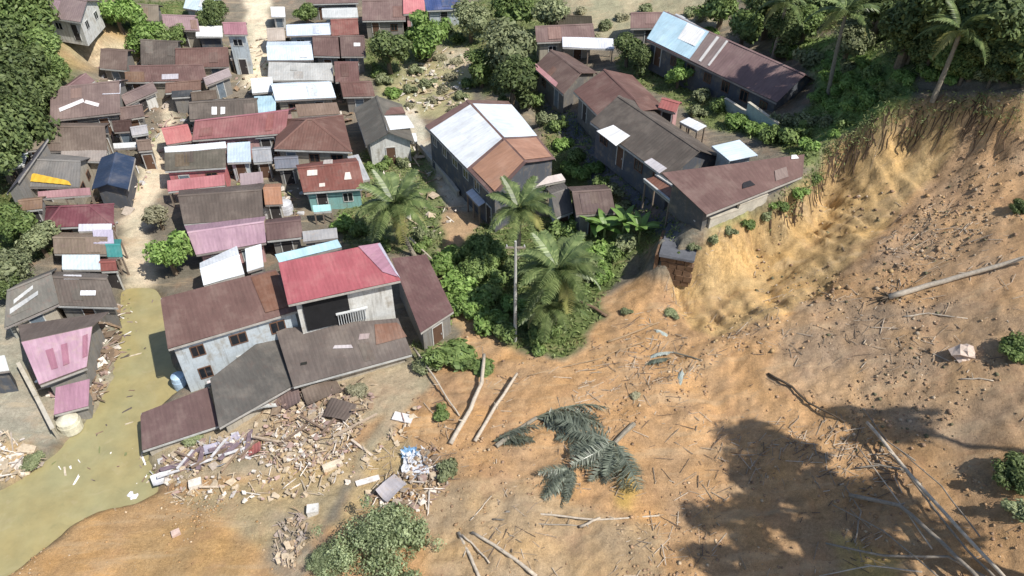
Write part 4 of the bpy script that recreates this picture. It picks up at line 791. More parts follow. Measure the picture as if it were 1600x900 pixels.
grove('shrub', 'shrub between white hall and dark lane', 'shrubs on the lane bank', [(838,158,1.5,'bush2'),(852,185,1.4,'bush4'),(872,195,1.4,'bush2'),(880,225,1.6,'bush'),(900,245,1.5,'bush2'),(905,270,1.7,'bush'),(930,262,1.3,'bush'),(940,285,1.3,'bush2'),(960,300,1.2,'bush4'),(890,260,1.3,'bush'),(915,300,1.3,'bush'),(820,150,1.5,'deep'),(910,322,1.1,'bush2'),(975,325,1.2,'bush4')], .4)
grove('shrub', 'shrub in the thicket around the coconut palms', 'thicket shrubs around the palms', [(690,415,1.80,'bush'),(715,440,2.04,'bush'),(740,470,1.92,'bush'),(745,420,2.16,'mid'),(770,450,1.92,'bush2'),(725,480,1.68,'bush'),(765,500,1.80,'bush'),(790,520,1.44,'bush2'),(760,390,2.28,'mid'),(735,395,1.80,'bush2'),(900,385,1.92,'bush2'),(930,395,1.80,'bush'),(870,400,2.04,'mid2'),(915,425,1.68,'bush4'),(830,500,1.68,'bush2'),(940,430,1.44,'bush'),(880,360,1.80,'bush2'),(820,420,1.92,'deep'),(850,520,1.44,'bush2'),(980,380,1.44,'bush4')], .45)
grove('shrub', 'shrub between turquoise house and narrow lane', 'shrubs around the leaning palm', [(535,350,1.6,'bush'),(560,360,1.4,'bush2'),(575,262,1.2,'bush2'),(600,258,1.2,'bush2'),(630,255,1.1,'bush4'),(600,285,1.3,'bush4'),(650,320,1.4,'bush4'),(662,365,1.3,'bush4'),(600,385,1.2,'bush2'),(660,385,1.2,'bush2')], .4)
grove('shrub', 'scrub bush on the open field above white hall', 'scrub on the open field', [(600,125,1.6,'bush4'),(615,145,1.5,'bush'),(640,140,1.2,'bush4'),(590,112,1.5,'bush2'),(650,110,1.4,'bush4'),(668,130,1.3,'bush4'),(690,140,1.3,'dusty'),(705,120,1.3,'dusty'),(675,155,1.1,'dusty'),(720,150,1.2,'bush4'),(640,165,1.0,'dusty'),(660,90,1.4,'bush4'),(715,95,1.4,'dusty'),(690,90,1.2,'dusty'),(735,130,1.6,'bush2'),(705,170,1.0,'dusty')], .3)
grove('shrub', 'scrub bush on the slope behind the cream house', 'scrub on the upper slope', [(880,20,1.5,'bush4'),(910,15,1.4,'dusty'),(945,40,1.5,'bush4'),(930,60,1.2,'dusty'),(970,25,1.4,'dusty'),(1010,15,1.5,'bush4'),(1100,25,1.5,'dusty'),(1080,20,1.5,'bush4'),(1110,50,1.5,'bush'),(700,45,1.6,'bush4'),(715,60,1.5,'bush2'),(765,40,1.6,'bush4'),(850,95,1.4,'bush4'),(830,60,1.6,'bush4')], .3)
for lab, u, v, r, k, zz in [('green leafy fallen branch heap at the corner of the low grey-brown roof', 705,555,2.6,'bush2',.5), ('second leafy branch heap right of the roof corner', 748,572,1.5,'bush2',.5), ('small leafy heap left of the crossing pole', 664,572,1.3,'bush4',.5), ('small leafy sprig standing on bare soil below the retaining wall', 978,488,.6,'bush4',.7), ('small green sprig lying at the foot of the scarp', 1050,490,.8,'bush4',.45), ('dark leafy bush beside the twisted pale trunk', 690,645,1.0,'bush2',.7), ('green bush with dark debris beside the white tarpaulin', 700,735,1.1,'bush4',1.0), ('small round dull bush alone on the bare soil', 995,618,.6,'dusty',.5),
    ('green bush at right frame edge on the slope', 1592,545,1.5,'mid',.8), ('dark green bush at right frame edge beside leaning trunks', 1590,745,1.5,'deep',.8), ('dusty green shrub at the right frame edge near the bottom', 1594,800,1.0,'bush4',.8), ('small bush at right edge under the fallen log', 1596,325,.9,'deep',.8), ('green shrub at the lower end of narrow maroon roof', 692,508,.9,'bush2',1.0), ('leafy heap in front of the grey slate wing', 300,682,1.1,'bush4',.45), ('mossy hump of rubble below the low grey-brown roof', 560,612,1.3,'dusty',.5), ('weeds growing on the mottled brown roof', 120,368,1.0,'bush4',.5),
    ('leafy rubble heap on the left bank of water', 52,722,1.0,'greyg',.5)]:
    tree('bush', lab, u, v, r, k, up=r * .3, sz=zz)
tree('bush', 'large spreading uprooted bush at the bottom of the photo', 596,848,3.6,'bushb', up=.7, rz=.4, sz=1.35)
tree('bush', 'leafy tail of branches reaching left from the large uprooted bush', 510,880,1.5,'bushb', up=.35, rz=2)
tree('broadleaf_tree', 'dull green forest tree with tall pale trunk above the terrace', 1330,60,2.4,'greyg')
# banana-like clump
GBN = leaf_mat('banana_leaf', (.12, .22, .045), (.2, .32, .09), .3, .4, .4)
def broad_leaf(seed):
    mb = MB(); n_ = 6
    for s in (-1, 1):
        V = []
        for i in range(n_ + 1):
            q = i / n_; x = 1.9 * q; z = .9 * q - 1.1 * q * q; wd = .3 * math.sin(math.pi * (.08 + .9 * q)) ** .7; V += [(x, 0, z), (x, s * wd, z + .12 * wd - .05 * q)]
        mb.add(V, [((2 * i, 2 * i + 2, 2 * i + 3, 2 * i + 1) if s > 0 else (2 * i, 2 * i + 1, 2 * i + 3, 2 * i + 2)) for i in range(n_)])
    return mb.mesh('leaf', GBN)
BL = broad_leaf(1)
for lab, u, v in [('banana plant with bright leaves beside the dark lane', 975,350), ('banana plant left of the brightest one by the lane', 945,358), ('banana plant at the edge of the drop below the lane', 1000,362), ('banana plant under the overgrown brown roof', 925,352)]:
    b = gp(u, v, 1.2); root = empty('banana_plant', b); tag(root, lab, 'banana plant', 'banana plants by the lane'); mb = MB(); mb.tube([(0, 0, -.3), (0, 0, .7), (.05, 0, 1.4)], [.13, .11, .07], 7); obj('stem', mb.mesh('stem', plain_mat('banana_stem', (.2, .24, .09))), root)
    for k in range(9): s = random.uniform(.8, 1.15); o = obj('leaf', BL, root, (0, 0, 1.25)); o.scale = (s, s, s); o.rotation_euler = (Matrix.Rotation(k * 2.4, 4, 'Z') @ Matrix.Rotation(-R(random.uniform(-5, 50)), 4, 'Y')).to_euler()
palm('coconut palm leaning beside the turquoise house', 618, 322, 5.0, 24, 1.25, (-1.6, .8))
palm('tall coconut palm with pale trunk in front of the white hall', 812, 330, 6.5, 20, 1.05, (.3, .5))
palm('coconut palm nearest the landslide edge with dark hanging fronds', 872, 425, 5.5, 26, 1.18, (.2, .3))
palm('short coconut palm with yellowing fronds at the foot of the thicket', 862, 480, 3.0, 18, .95, (0, 0))
palm('coconut palm in the forest with pale frond above the terrace', 1322, 22, 7.5, 14, 1.1, (-.4, .3))
palm('coconut palm at the top edge of the forest', 1228, 8, 6.0, 13, 1.0, (.3, .3))
palm('coconut palm deep in the dark forest at right', 1500, 52, 5.0, 13, 1.0, (.3, .3))
# big tree standing outside the right edge; its shadow falls over the slide
big = empty('broadleaf_tree', (0, 0, 0)); tag(big, 'tall tree outside the right edge whose shadow lies on the slide', 'tree')
sp_ = gp(1250, 790); ht = 18; px, py = sp_.x, sp_.y
for _ in range(20):
    zt = H(px, py) + ht; k = (zt - sp_.z) / sdir.z; px, py = sp_.x + sdir.x * k, sp_.y + sdir.y * k
me, tm, h_ = KIND['big']; big.location = (px, py, float(H(px, py)))
obj('crown', me, big, (0, 0, ht), (0, 0, .6), (6.6, 7.0, 5.0)); obj('trunk', tm, big, (0, 0, ht), (0, 0, .6), (5.6, 6.2, ht / h_ * 1.03))
for lab_, su, sv, hh_, sx_ in (('second tall tree outside the right edge shading the trunks', 1372, 660, 18, 2.1), ('third tree outside the lower right corner shading the bottom edge', 1180, 915, 17, 3.4)):
    q_ = gp(su, sv); px, py = q_.x, q_.y
    for _ in range(20): k = (H(px, py) + hh_ - q_.z) / sdir.z; px, py = q_.x + sdir.x * k, q_.y + sdir.y * k
    b_ = empty('broadleaf_tree', (px, py, float(H(px, py))), 1.3); tag(b_, lab_, 'tree'); obj('crown', me, b_, (0, 0, hh_), (0, 0, 0), (sx_, sx_ * 1.2, sx_)); obj('trunk', tm, b_, (0, 0, hh_), (0, 0, 0), (sx_, sx_, hh_ / h_ * 1.03))
# grass and low weeds on the green ground
gm = blur((C[:, 1] > C[:, 0] * 1.02) & inframe & (U0 > -60) & (U0 < 1660) & (V0 > -30) & (V0 < 920), 1) > .5
idx = np.nonzero(gm)[0]; r = np.random.default_rng(5); ar = (np.gradient(xs)[None, :] * np.gradient(ys)[:, None]).ravel()[idx]; near = np.clip(70 / np.maximum(D0[idx], 30), .35, 2)
wgt = ar * near; sel = r.choice(idx, 34000, p=wgt / wgt.sum()); gx = XF[sel] + r.uniform(-.3, .3, len(sel)); gy = YF[sel] + r.uniform(-.3, .3, len(sel))
gz_ = H(gx, gy); N = r.normal(size=(len(sel), 3)) * .7 + np.array([0, 0, .5]); V, F = leaf_arrays(np.stack([gx, gy, gz_ + .12], 1), N, .2, r, .28)
tag(obj('low_weeds', mesh_np('low_weeds', V, F, leaf_mat('weed_leaf', (.14, .20, .06), (.32, .38, .15)))), 'low weeds and grass covering green ground between houses and thickets', 'weeds', kind='stuff')

grove('shrub', 'grassy shrub on the bright bank beside the forest', 'shrubs on the bright bank', [(1295,100,1.1,'bush'),(1310,140,1.0,'bush'),(1345,135,1.1,'bush'),(1325,105,1.2,'bush4'),(1355,165,.9,'bush'),(1290,190,1.0,'bush4'),(1305,208,.8,'bush'),(1372,128,1.0,'bush'),(1350,95,1.2,'bush')], .3)
grove('shrub', 'overhanging shrub beside the palms above the bare soil', 'shrubs at the thicket edge', [(700,470,1.3,'bush'),(905,455,1.3,'bush2'),(935,415,1.4,'bush'),(960,395,1.4,'bush2'),(840,545,.9,'bush2'),(800,475,1.5,'bush'),(705,395,1.3,'bush'),(895,340,1.3,'bush')], .45)
grove('shrub', 'low tuft below the house at the scarp edge', 'tufts at the scarp edge', [(1112,376,.7,'bush4'),(1140,362,.8,'bush4'),(1168,350,.8,'bush2'),(1195,338,.8,'bush4'),(1222,322,.8,'bush2'),(1250,300,1.0,'bush'),(1272,278,.9,'bush2'),(1205,325,.6,'bush'),(1082,392,.7,'bush4'),(1062,400,.6,'bush2')], .3)

grove('broadleaf_tree', 'tree standing right at the rim of the scarp', 'rim trees', [(1530,86,2.0,'deep'),(1575,84,2.1,'deep2'),(1618,96,2.0,'deep'),(1510,104,1.5,'mid2'),(1555,110,1.4,'deep')])
# turf and roots hanging over the scarp edge
r = np.random.default_rng(77); mb = MB(); TP = []; 
for i in range(4, len(cl) - 1):
    p_, q_ = cl[i], cl[i + 1]; d_ = (q_ - p_)[:2]; d_ = d_ / np.hypot(*d_); nr = np.array([d_[1], -d_[0]])
    for k in range(46):
        t_ = r.random(); e_ = (p_ + (q_ - p_) * t_)[:2] + nr * r.normal(.15, .25); TP.append((e_[0], e_[1], float(H(e_[0], e_[1])) + .08)); 
        if k % 2 == 0:
            n_ = 4; ln_ = r.uniform(.6, 2.2); P_ = []
            for j in range(n_): g_ = e_ + nr * (.15 + ln_ * .5 * j / n_) + d_ * r.normal(0, .12); P_.append((g_[0], g_[1], float(H(g_[0], g_[1])) + .06))
            mb.tube(P_, [.05, .04, .03, .012], 4, tuple(np.array((.11, .075, .05)) * r.uniform(.7, 1.6)))
tag(obj('hanging_roots', mb.mesh('hanging_roots', tint_mat('root_strands', .95), True)), 'dark torn roots hanging over the scarp edge', 'roots', kind='stuff')
TP = np.repeat(np.array(TP), 9, 0) + r.normal(0, .22, (len(TP) * 9, 3)) * np.array([1, 1, .45]); V, F = leaf_arrays(TP, r.normal(size=(len(TP), 3)) + np.array([-.2, -.6, .5]), .13, r, .3)
tag(obj('turf_fringe', mesh_np('turf_fringe', V, F, leaf_mat('turf_blade', (.13, .17, .06), (.33, .36, .16)))), 'torn turf fringe along the scarp edge', 'turf', kind='stuff')
# ------------------------------------------------------------------ fallen timber
def log(label, pts, r0, r1, mat=None, group=None, name='fallen_log', lifts=None, root=False, cat='log'):
    P = [];
    for i, p in enumerate(pts):
        q = gp(*p[:2], (p[2] if len(p) > 2 else .05)); P.append(q + Vector((0, 0, p[2] if len(p) > 2 else .05)))
    Q = []
    for i in range(len(P) - 1):
        for k in range(3): t = k / 3; Q.append(P[i].lerp(P[i + 1], t) + Vector((random.uniform(-.03, .03), random.uniform(-.03, .03), random.uniform(-.02, .03))))
    r0 *= .82; r1 *= .82; Q.append(P[-1]); n_ = len(Q); o0 = Q[0]; base = empty(name, o0) if root else None
    mb = MB(); mb.tube([q - o0 for q in Q], [r0 + (r1 - r0) * i / (n_ - 1) for i in range(n_)], 8)
    for k in range(max(1, n_ // 4)):
        j_ = random.randrange(1, n_ - 1); rr_ = (r0 + (r1 - r0) * j_ / (n_ - 1)); e = Vector((random.gauss(0, 1), random.gauss(0, 1), random.uniform(.2, 1))).normalized() * random.uniform(.2, .7); mb.tube([Q[j_] - o0, Q[j_] - o0 + e * .6, Q[j_] - o0 + e], [rr_ * .45, rr_ * .35, rr_ * .12], 5)
    if root:
        tag(base, label, cat, group); obj('trunk', mb.mesh('trunk', mat or PALEB, smooth=True), base); rb = MB(); d = (Q[0] - Q[1]).normalized()
        for k in range(14):
            a = Vector((random.gauss(0, 1), random.gauss(0, 1), random.gauss(0, 1))).normalized(); e = d * .5 + a * random.uniform(.35, .75); rb.tube([a * .05, e * .5 + Vector((0, 0, .05)), e], [.09, .06, .015], 5)
        obj('root', rb.mesh('root', plain_mat('root_wood', (.11, .085, .06))), base); return base
    o = obj(name, mb.mesh(name, mat or PALEB, smooth=True), None, o0); tag(o, label, cat, group); return o
log('long pale fallen trunk with dark root ball on the upper slope', [(1388,466,.25),(1450,446,.3),(1530,424,.5),(1630,396,.9)], .26, .15, root=True)
log('thin pale stick below the long fallen trunk', [(1412,496),(1450,490),(1512,498)], .07, .05)
log('pale leaning trunk on the right with bright upper edge', [(1355,660,.6),(1420,740,.9),(1500,830,1.1),(1590,925,1.2)], .13, .11)
log('dark second trunk left of the bright leaning trunk', [(1325,775,.3),(1405,790,.6),(1470,850,.8),(1540,915,.9)], .15, .13, GREYB)
log('thin trunk between the two leaning trunks', [(1370,680,.4),(1440,770,.5),(1510,860,.6),(1560,910,.7)], .07, .08, GREYB)
log('dark branch reaching left from the trunks at lower right', [(1290,850,.3),(1380,870,.5),(1480,872,.6),(1545,905,.6)], .07, .1, GREYB)
log('dark root curving over soil above the tree shadow', [(1200,585,.1),(1238,605,.2),(1262,630,.2),(1320,660,.15)], .11, .07, plain_mat('root_wood', (.11, .085, .06)))
log('short branch forking from the bright leaning trunk', [(1335,732,.2),(1375,728,.4),(1412,735,.6)], .06, .08, GREYB)
log('twisted pale trunk curving down from the green heap', [(757,555,.8),(752,600,.6),(735,640,.4),(704,694,.2)], .15, .2)
log('pale trunk leaning right of the twisted one', [(808,585,.5),(775,635,.4),(742,690,.15)], .12, .16)
log('thin pole crossing the green heap from the roof corner', [(646,545,.6),(680,590,.5),(700,625,.3),(718,650,.1)], .1, .07)
log('pale straight log pointing to the bottom edge', [(738,832,.1),(790,865,.15),(838,902,.2)], .11, .14)
log('short pale log beside the straight one at the bottom', [(716,832,.1),(735,870,.15),(752,910,.2)], .13, .12)
log('third thin pale log between the two at the bottom', [(722,836,.25),(745,858,.2),(765,880,.1)], .07, .06)
log('long thin pole lying across bare soil', [(790,800),(860,806),(930,813),(1030,806)], .09, .06)
log('second long thin pole just below the first', [(770,812),(850,820),(905,822)], .07, .05, GREYB)
log('short pale stick crossing the long thin poles', [(905,824,.15),(938,810,.2)], .11, .08)
log('thin pale stick above the bottom logs', [(735,815),(752,795),(768,775)], .05, .035)
log('pole lying by the scarp foot toward the palms', [(950,535,.1),(985,522,.15),(1030,505,.15)], .1, .06, plain_mat('tan_wood', (.36, .26, .16)))
log('second pole by the scarp foot', [(962,552,.06),(985,543,.1),(1005,535,.1)], .07, .05, plain_mat('tan_wood', (.36, .26, .16)))
log('long thin root line across orange soil', [(825,588),(880,574),(940,560),(965,548)], .06, .04, plain_mat('tan_wood', (.36, .26, .16)))
log('pale palm trunk leaning out of the shrubs behind the red roof', [(640,372,.5),(665,395,.6),(690,420,.4)], .1, .09)
log('brown log at the foot of the palm thicket', [(905,470,.4),(928,482,.3),(948,494,.1)], .16, .14, plain_mat('dark_wood', (.18, .12, .08)))
log('pale stick on the slope near the pale boulder', [(1500,594),(1530,592),(1552,596)], .06, .05)
for k, (a_, b_, c_) in enumerate([((1300,790,.2),(1380,830,.5),(1470,905,.6)), ((1340,700,.2),(1400,780,.4),(1455,860,.5)), ((1400,700,.3),(1470,760,.6),(1530,840,.8)), ((1350,640,.1),(1385,690,.4),(1430,720,.5)), ((1280,900,.2),(1360,885,.4),(1440,895,.5)), ((1320,760,.1),(1345,800,.3),(1335,850,.1))]):
    log('thin bare branch tangled among the trunks, %s of the tangle from the top' % ORD[k], [a_, b_, c_], .035, .055, (GREYB, PALEB, GREYB)[k % 3], 'tangled branches', 'bare_branch', cat='branch')
# -- fallen palm crowns
def fallen_palm(label, u, v, az, nf, spread, s=1.0, trunk=None):
    b = gp(u, v); root = empty('fallen_palm', b, 0); tag(root, label, 'fallen palm')
    n_ = (gp(u + 25, v) - gp(u - 25, v)).normalized(); m_ = (gp(u, v - 20) - gp(u, v + 20)).normalized(); nz = n_.cross(m_); nz = nz if nz.z > 0 else -nz
    til = Vector((0, 0, 1)).rotation_difference(nz).to_matrix().to_4x4()
    for k in range(nf):
        a = R(az) + R(spread) * ((k + .5) / nf - .5) * 2 + random.uniform(-.12, .12); sc_ = s * random.uniform(.75, 1.1); o = obj('frond', FF[k % 2], root, (0, 0, .15 + .05 * (k % 3))); o.scale = (sc_, sc_, sc_ * random.uniform(.5, .9))
        o.rotation_euler = (til @ Matrix.Rotation(a, 4, 'Z') @ Matrix.Rotation(R(random.uniform(-6, 14)), 4, 'Y') @ Matrix.Rotation(R(random.uniform(-45, 45)), 4, 'X')).to_euler()
    if trunk:
        q = gp(*trunk) - b; mb = MB(); mb.tube([(0, 0, .15), tuple(q * .5 + Vector((0, 0, .2))), tuple(q + Vector((0, 0, .1)))], [.13, .15, .17], 7); obj('trunk', mb.mesh('trunk', PBARK), root)
    return root
fallen_palm('fallen palm crown with long fronds stretched to the right', 838, 655, -6, 13, 15, 1.4, (775,700))
fallen_palm('fallen palm fronds pointing right below the long ones', 772, 692, 4, 8, 14, .85)
fallen_palm('dark dense fallen palm crown in the middle of the slide', 960, 695, 225, 18, 75, .95, (990,665))
fallen_palm('fallen palm fronds spilling down left of the dense crown', 895, 735, 230, 9, 35, .75)
def single_frond(label, u, v, az, s, mat_i=0, tail=None):
    b = gp(u, v); root = empty('fallen_frond', b); tag(root, label, 'palm frond')
    o = obj('frond', FFP[mat_i], root, (0, 0, .12)); o.scale = (s, s * .8, s * .8); o.rotation_euler = (Matrix.Rotation(R(az), 4, 'Z') @ Matrix.Rotation(R(12), 4, 'Y') @ Matrix.Rotation(R(25), 4, 'X')).to_euler()
    if tail: q = gp(*tail) - b; mb = MB(); mb.tube([(0, 0, .1), tuple(q * .5 + Vector((0, 0, .18))), tuple(q + Vector((0, 0, .05)))], [.06, .05, .03], 6); obj('stalk', mb.mesh('stalk', plain_mat('grey_stalk', (.2, .19, .15))), root)
GPALE = leaf_mat('pale_drying_leaflet', (.30, .36, .33), (.52, .55, .50), .1, .35, .5)
FFP = [frond_mesh('frond', 31, GF, 2.4, .75, 46, .5), frond_mesh('frond', 32, GPALE, 2.2, .75, 46, .42)]
single_frond('pale blue-green torn frond with long grey stalk below the scarp', 1052, 553, 185, .95, 1, (1112,570)); single_frond('dark frond standing in for the shadow under the pale torn frond', 1048, 562, 188, .95, 0)  # darker copy below stands in for the pale torn frond's shadow
single_frond('small pale whitish frond on orange soil', 1066, 580, 250, .75, 1); single_frond('white torn sheet-like frond at the scarp foot', 1022, 517, -35, .7, 1)
# ------------------------------------------------------------------ broken house rubble
def rubble(name, label, poly, nb, cols_, smin, smax, seed, flat=.45, pile=.3, cat='rubble'):
    r = random.Random(seed); mb = MB(); us = [p[0] for p in poly]; vv = [p[1] for p in poly]; k = 0
    while k < nb:
        u, v = r.uniform(min(us), max(us)), r.uniform(min(vv), max(vv))
        if not bool(inpoly(np.array([u]), np.array([v]), poly)[0]): continue
        k += 1; p = gp(u, v); a = r.uniform(smin, smax); M = (Matrix.Rotation(r.uniform(0, 6.28), 3, 'Z') @ Matrix.Rotation(r.gauss(0, .35), 3, 'X') @ Matrix.Rotation(r.gauss(0, .35), 3, 'Y'))
        sz = r.choice([(a * 3.0, a * .2, .05), (a * 2.2, a * .14, .06), (a, a * .7, a * flat), (a * 1.5, a, .03), (a * .6, a * .5, a * .4), (a * .5, a * .3, a * .25)]); mb.obox(p + Vector((0, 0, r.uniform(0, pile))), sz, M, tuple(k * .66 + e * .34 for k, e in zip(r.choice(cols_), (.42, .29, .17))), .45)
    return tag(obj(name, mb.mesh(name, tint_mat('rubble_pieces'), True)), label, cat, kind='stuff')
W_ = (.86, .83, .78); CR = (.58, .5, .38); GR = (.38, .36, .34); DK = (.12, .1, .09); MV = (.27, .2, .21); PK = (.5, .36, .35); LB = (.5, .56, .62); BRW = (.24, .17, .12)
rubble('house_rubble', 'heap of white and pink rubble in front of low grey-brown roof', [(395,690),(420,660),(470,640),(540,640),(570,655),(560,700),(500,735),(420,735),(395,715)], 800, [W_, W_, CR, CR, GR, PK, MV, DK, (.42,.3,.19), (.45,.34,.2)], .05, .33, 1)
rubble('house_rubble', 'grey broken sheets and boards under the eave of low grey-brown roof', [(400,640),(460,608),(540,600),(590,600),(580,640),(520,660),(450,670),(400,670)], 230, [GR, MV, MV, BRW, DK, (.36,.3,.22), CR], .1, .55, 2)
rubble('house_rubble', 'striped heap of mauve and white planks below the maroon corner roof', [(240,730),(300,690),(380,680),(400,690),(395,715),(330,735),(270,760),(240,765)], 330, [W_, LB, MV, MV, DK, GR, (.4,.32,.2), CR], .07, .42, 3)
rubble('house_rubble', 'scattered cream fragments over sandy soil', [(260,760),(420,735),(600,690),(640,640),(660,640),(600,730),(520,770),(420,790),(280,790)], 240, [W_, CR, CR, CR, PK], .08, .4, 4)
rubble('house_rubble', 'grey household debris beside the green bush', [(570,780),(610,740),(680,700),(700,760),(660,800),(600,800)], 330, [GR, MV, W_, DK, BRW, CR, (.42,.3,.19)], .06, .4, 5)
rubble('house_rubble', 'faint grey debris streak running to the bottom edge', [(420,880),(440,810),(480,795),(485,840),(460,890)], 150, [GR, CR, (.42,.32,.22), (.34,.3,.3)], .05, .32, 6)
rubble('house_rubble', 'dark debris along the sunken side of the pink roofed house', [(160,490),(186,480),(186,560),(170,600),(140,640),(120,640),(150,580)], 170, [DK, DK, W_, MV, GR, BRW], .15, .7, 7)
rubble('house_rubble', 'broken pale boards in the porch of pink roofed house', [(70,590),(140,580),(140,610),(80,625)], 80, [W_, MV, DK, PK], .2, .8, 8)
rubble('house_rubble', 'sandy rubble with pale lumps at lower left bank', [(0,680),(40,690),(65,730),(20,755),(0,755)], 120, [W_, CR, GR, CR], .1, .55, 9)
rubble('street_clutter', 'clutter of pale and dark bits in gaps between village houses', [(150,100),(420,60),(560,40),(570,180),(480,300),(470,345),(420,330),(250,250),(180,370),(60,340),(160,230)], 1100, [GR, DK, CR, W_, MV, PK, BRW, LB, (.2,.3,.12)], .15, .7, 10, cat='clutter')
rubble('street_clutter', 'bits of clutter in the yards below the narrow lane', [(560,230),(650,230),(720,330),(690,370),(580,330)], 160, [GR, CR, W_, BRW, DK], .15, .7, 11, cat='clutter')
rubble('street_clutter', 'field litter above the white hall', [(600,130),(690,80),(735,80),(735,165),(640,178)], 260, [GR, CR, W_, CR, (.55,.62,.5)], .12, .6, 12, cat='clutter')
# countable broken pieces
def board(label, u, v, size, az, c, tilt=(0, 0), up=.15, name='broken_board', cat='board', group=None):
    p = gp(u, v); mb = MB(); mb.obox((0, 0, 0), size, Matrix.Identity(3), None, .06); o = obj(name, mb.mesh(name, plain_mat('broken_board_' + name, c, .8, .3, 3)), None, p + Vector((0, 0, up)), (R(tilt[0]), R(tilt[1]), R(az))); tag(o, label, cat, group); return o
for lab, u, v, s, az, c in [('white slab lying on sandy soil right of the rubble heap', 630,655,(1.4,.7,.1),-15,(.75,.72,.7)), ('pale thin board at the right end of the rubble heap', 566,702,(2.0,.16,.08),-40,(.62,.52,.42)), ('white board on sand left of the grey debris', 575,755,(1.5,.4,.08),20,(.75,.7,.66)), ('small white block left of the large uprooted bush', 490,800,(.7,.6,.5),10,(.66,.64,.6)), ('white block standing on the orange mound near the water', 307,760,(.8,.6,.5),20,(.72,.66,.58)), ('pale plank beside the white block on the orange mound', 332,763,(1.6,.14,.06),0,(.6,.5,.38)), ('little pale stone slab low on the orange mound', 276,835,(.5,.4,.2),30,(.6,.45,.38)), ('cream wall corner piece beside the rubble heap', 520,730,(1.3,.5,.3),25,(.68,.58,.44))]:
    board(lab, u, v, s, az, c)
for i in range(4): board('white broken board on the grey slate wing edge, %s from the top' % ORD[i], 335 + i * 4, 568 + i * 12, (1.7, .2, .06), 32, (.66, .6, .6), up=.9, group='white boards along the slate wing')
for i in range(6): board('mauve roof strip in the plank heap, %s from the left' % ORD[i], 272 + i * 22 + 9 * (i % 2), 735 - i * 6 - 12 * (i % 2), (1.5 + .2 * (i % 3), .3, .06), 24 + 37 * (i % 3), (.2, .15, .17), (6 * (i % 3), 5), .35, 'roof_strip', 'roof strip', 'strips in the plank heap')
for i in range(5): board('white plank in the plank heap, %s from the left' % ORD[i], 266 + i * 26, 748 - i * 9 - 14 * (i % 2), (1.4 + .3 * (i % 2), .18, .07), 28 + 45 * (i % 2), (.58, .57, .57), (4, 4), .45, 'white_plank', 'plank', 'white planks in the heap')
def lump(name, label, cat, u, v, r, sz, c, seed=0, rough=.6, up=.5, nz=.18):
    rr = np.random.default_rng(seed); a = np.linspace(0, math.pi, 7); V = [(0, 0, 1)]
    for i in range(1, 6):
        for k in range(9):
            t = 2 * math.pi * k / 9 + .2 * i; V.append((math.sin(a[i]) * math.cos(t), math.sin(a[i]) * math.sin(t), math.cos(a[i])))
    V.append((0, 0, -1)); V = np.array(V) * (1 + rr.normal(size=(len(V), 1)) * nz); F = [(0, 1 + k, 1 + (k + 1) % 9) for k in range(9)]
    for i in range(4):
        for k in range(9): F.append((1 + i * 9 + k, 1 + (i + 1) * 9 + k, 1 + (i + 1) * 9 + (k + 1) % 9, 1 + i * 9 + (k + 1) % 9))
    F += [(46, 37 + (k + 1) % 9, 37 + k) for k in range(9)]
    o = obj(name, mesh_np(name, V * r * np.array(sz), F, plain_mat('lump_' + name, c, rough, .25, 3)), None, gp(u, v) + Vector((0, 0, r * sz[2] * up))); tag(o, label, cat); return o
lump('boulder', 'pale pinkish boulder on the right slope', 'boulder', 1503, 558, .75, (1, .9, .7), (.62, .50, .42), 1, .9, .4)
lump('white_bundle', 'white bundle floating at the edge of orange mound', 'bundle', 214, 782, .55, (1.2, .9, .7), (.78, .77, .82), 2)
lump('white_bundle', 'small cream bundle in shallow water above the white one', 'bundle', 188, 754, .35, (1, .8, .8), (.7, .62, .48), 3)
lump('white_bundle', 'dark floating bundle in the water beside the maroon roof', 'bundle', 204, 478, .28, (1, .8, .7), (.08, .07, .05), 4)
lump('mud_clod', 'pale grey clod near the debris streak', 'clod', 489, 800, .4, (1, .8, .7), (.58, .56, .52), 5)
def tarp(name, label, u, v, w_, d_, az, c, h=.5, seed=1, cat='tarpaulin', c2=None):
    rr = np.random.default_rng(seed); n_ = 14; g_ = rr.normal(size=(n_, n_)) ; 
    for _ in range(4): g_[1:-1, 1:-1] = (g_[:-2, 1:-1] + g_[2:, 1:-1] + g_[1:-1, :-2] + g_[1:-1, 2:]) / 4
    p0 = gp(u, v); V = []; ca, sa = math.cos(R(az)), math.sin(R(az))
    for i in range(n_):
        for k in range(n_):
            x = (k / (n_ - 1) - .5) * w_ * (1 + .1 * g_[i, k]); y = (i / (n_ - 1) - .5) * d_ * (1 + .1 * g_[k, i]); X2, Y2 = x * ca - y * sa, x * sa + y * ca; V.append((X2, Y2, float(H(p0.x + X2, p0.y + Y2)) - p0.z + .1 + h * abs(g_[i, k])))
    F = [(i * n_ + k, i * n_ + k + 1, (i + 1) * n_ + k + 1, (i + 1) * n_ + k) for i in range(n_ - 1) for k in range(n_ - 1)]
    o = obj(name, mesh_np(name, np.array(V), F, plain_mat('cloth_' + label[:12], c, .7, .15, 2)), None, p0); tag(o, label, cat); return o
tarp('tarpaulin', 'crumpled white tarpaulin beside the green bush on the slide', 650, 728, 1.7, 2.2, 10, (.6, .62, .66), .22, 1); tarp('tarpaulin', 'small blue cloth on top of the white tarpaulin', 640, 710, 1.0, .7, 10, (.22, .38, .56), .2, 2)
